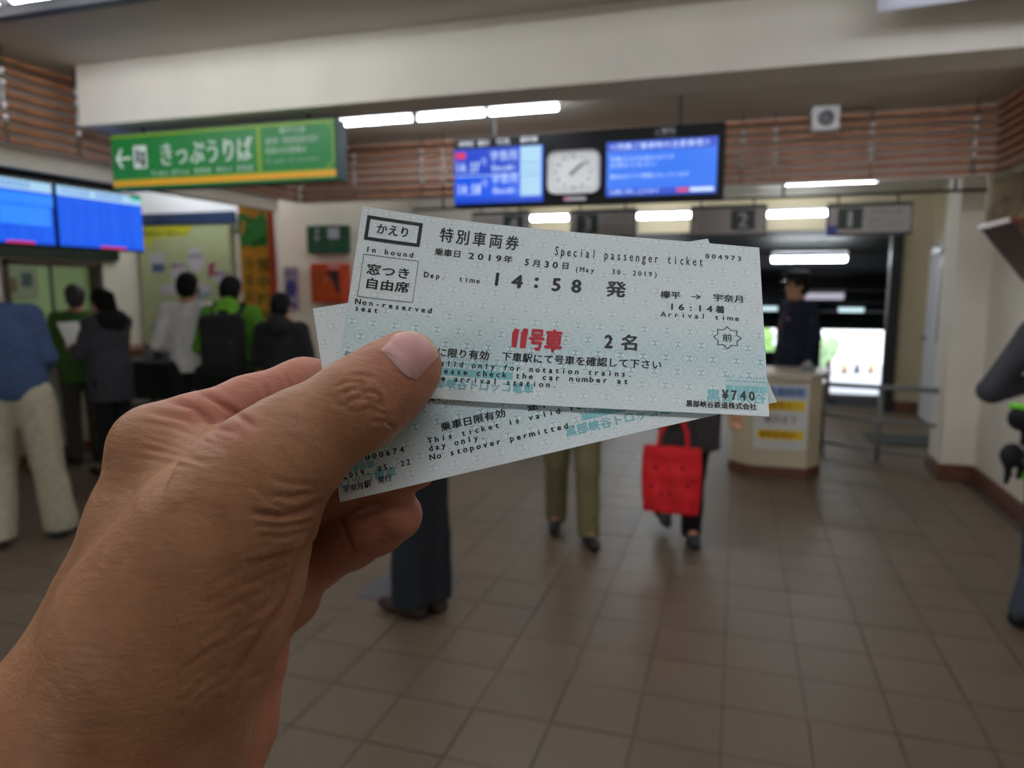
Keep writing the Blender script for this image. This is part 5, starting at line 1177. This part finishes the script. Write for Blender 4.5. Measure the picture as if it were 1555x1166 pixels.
# thumb nail: a curved plate seated on the thumb
def march(px, py):
    n = len(px); D = np.full(n, .17); dirs = np.stack([(px-CX)/F_PX, -(py-CY)/F_PX, -np.ones(n)], 1)
    for _ in range(40):
        P = (dirs*D[:, None]).astype(np.float32); best = np.full(n, .5)
        for o in thumb[:4]:
            d = _sdf(o, P); k_ = o['k']; hh = np.maximum(k_-np.abs(best-d), 0)/k_; best = np.minimum(best, d)-hh*hh*k_*.25
        D += np.clip(best, -.002, .002)*.8
    return dirs*D[:, None], dirs
nu, nv = 25, 25
base_ = np.array([(577, 532), (592, 545), (606, 562), (619, 573), (634, 578)], float)      # cuticle
tip_ = np.array([(600, 507), (621, 501.5), (643, 507), (659, 519), (666, 541)], float)      # free edge
def lerp_poly(Pp, t): x = np.linspace(0, 1, len(Pp)); return np.stack([np.interp(t, x, Pp[:, 0]), np.interp(t, x, Pp[:, 1])], -1)
tt = np.linspace(0, 1, nu); B0 = lerp_poly(base_, tt); T0 = lerp_poly(tip_, tt)
for _ in range(3): B0[1:-1] = (B0[:-2]+B0[2:]+2*B0[1:-1])/4; T0[1:-1] = (T0[:-2]+T0[2:]+2*T0[1:-1])/4
ss = np.linspace(0, 1, nv); G = B0[None]*(1-ss[:, None, None])+T0[None]*ss[:, None, None]; G = G.reshape(-1, 2)
Pn, dr_ = march(G[:, 0], G[:, 1])
cen = h(585, 600, .197); out_ = -dr_/np.linalg.norm(dr_, axis=1)[:, None]
edge = np.minimum.reduce([np.tile(tt, nv), 1-np.tile(tt, nv), np.repeat(ss, nu)])
lift = .00015+.00055*np.clip(edge*7, 0, 1)+.0002*np.repeat(ss, nu)
top_ = Pn+out_*lift[:, None]; bot = Pn-out_*.0006; n = nu*nv
f1 = [(r_*nu+c_, r_*nu+c_+1, (r_+1)*nu+c_+1, (r_+1)*nu+c_) for r_ in range(nv-1) for c_ in range(nu-1)]
Fq = f1+[tuple(n+i for i in reversed(q_)) for q_ in f1]
ed = list(range(nu))+[r_*nu+nu-1 for r_ in range(1, nv)]+[(nv-1)*nu+i for i in range(nu-2, -1, -1)]+[r_*nu for r_ in range(nv-2, 0, -1)]
Fq += [(b_, a_, n+a_, n+b_) for a_, b_ in zip(ed, ed[1:]+ed[:1])]
mN = bpy.data.materials.new('thumb nail'); mN.use_nodes = True; nt = mN.node_tree; b = nt.nodes['Principled BSDF']
at = nt.nodes.new('ShaderNodeVertexColor'); at.layer_name = 'tint'; nt.links.new(at.outputs['Color'], b.inputs['Base Color'])
b.inputs['Roughness'].default_value = .46; b.inputs['Specular IOR Level'].default_value = .5; b.inputs['Subsurface Weight'].default_value = .1; b.inputs['Subsurface Scale'].default_value = .002
no = from_np('thumb_nail', to_world(np.r_[top_, bot])-np.array(hand.location), Fq, mN, hand, True)
sv = np.repeat(ss, nu); tv = np.tile(tt, nv)
pink = np.array(lin('bb8780')[:3]); lun = np.array(lin('cba8a2')[:3]); fe = np.array(lin('c9ad88')[:3])
wl2 = np.clip((.2*np.sin(math.pi*np.clip(tv, 0, 1))-sv)*12, 0, 1)[:, None]; wf = np.clip((sv-.93)*25, 0, 1)[:, None]
cc = pink*(1-wl2)+lun*wl2; cc = cc*(1-wf)+fe*wf; cc = np.r_[cc, cc]
ca = no.data.color_attributes.new('tint', 'FLOAT_COLOR', 'POINT'); ca.data.foreach_set('color', np.c_[cc, np.ones(len(cc))].astype(np.float32).ravel())

# ---------------------------------------------------------------- groups
GR = {'person': 'people in the station hall', 'ceiling_light': 'fluorescent lights', 'gate_sign': 'numbered gate signs', 'train_ticket': 'tickets in the hand', 'traffic_cone': 'cones on the platform',
      'wall_monitor': 'blue timetable monitors', 'slat_screen': 'wooden slat screens', 'wall_notice': 'green notices by the ticket window', 'leafy_bush': 'bushes beyond the platform'}
for o in scn.objects:
    b_ = o.name.split('.')[0]
    if o.parent is None and b_ in GR and o.get('label'): o['group'] = GR[b_]
    if o.parent is not None and ('lettering' in b_ or b_ in ('white_balloon', 'picture', 'pictogram', 'black_print')) and len(o.data.polygons) > 0: o['kind'] = 'stuff'
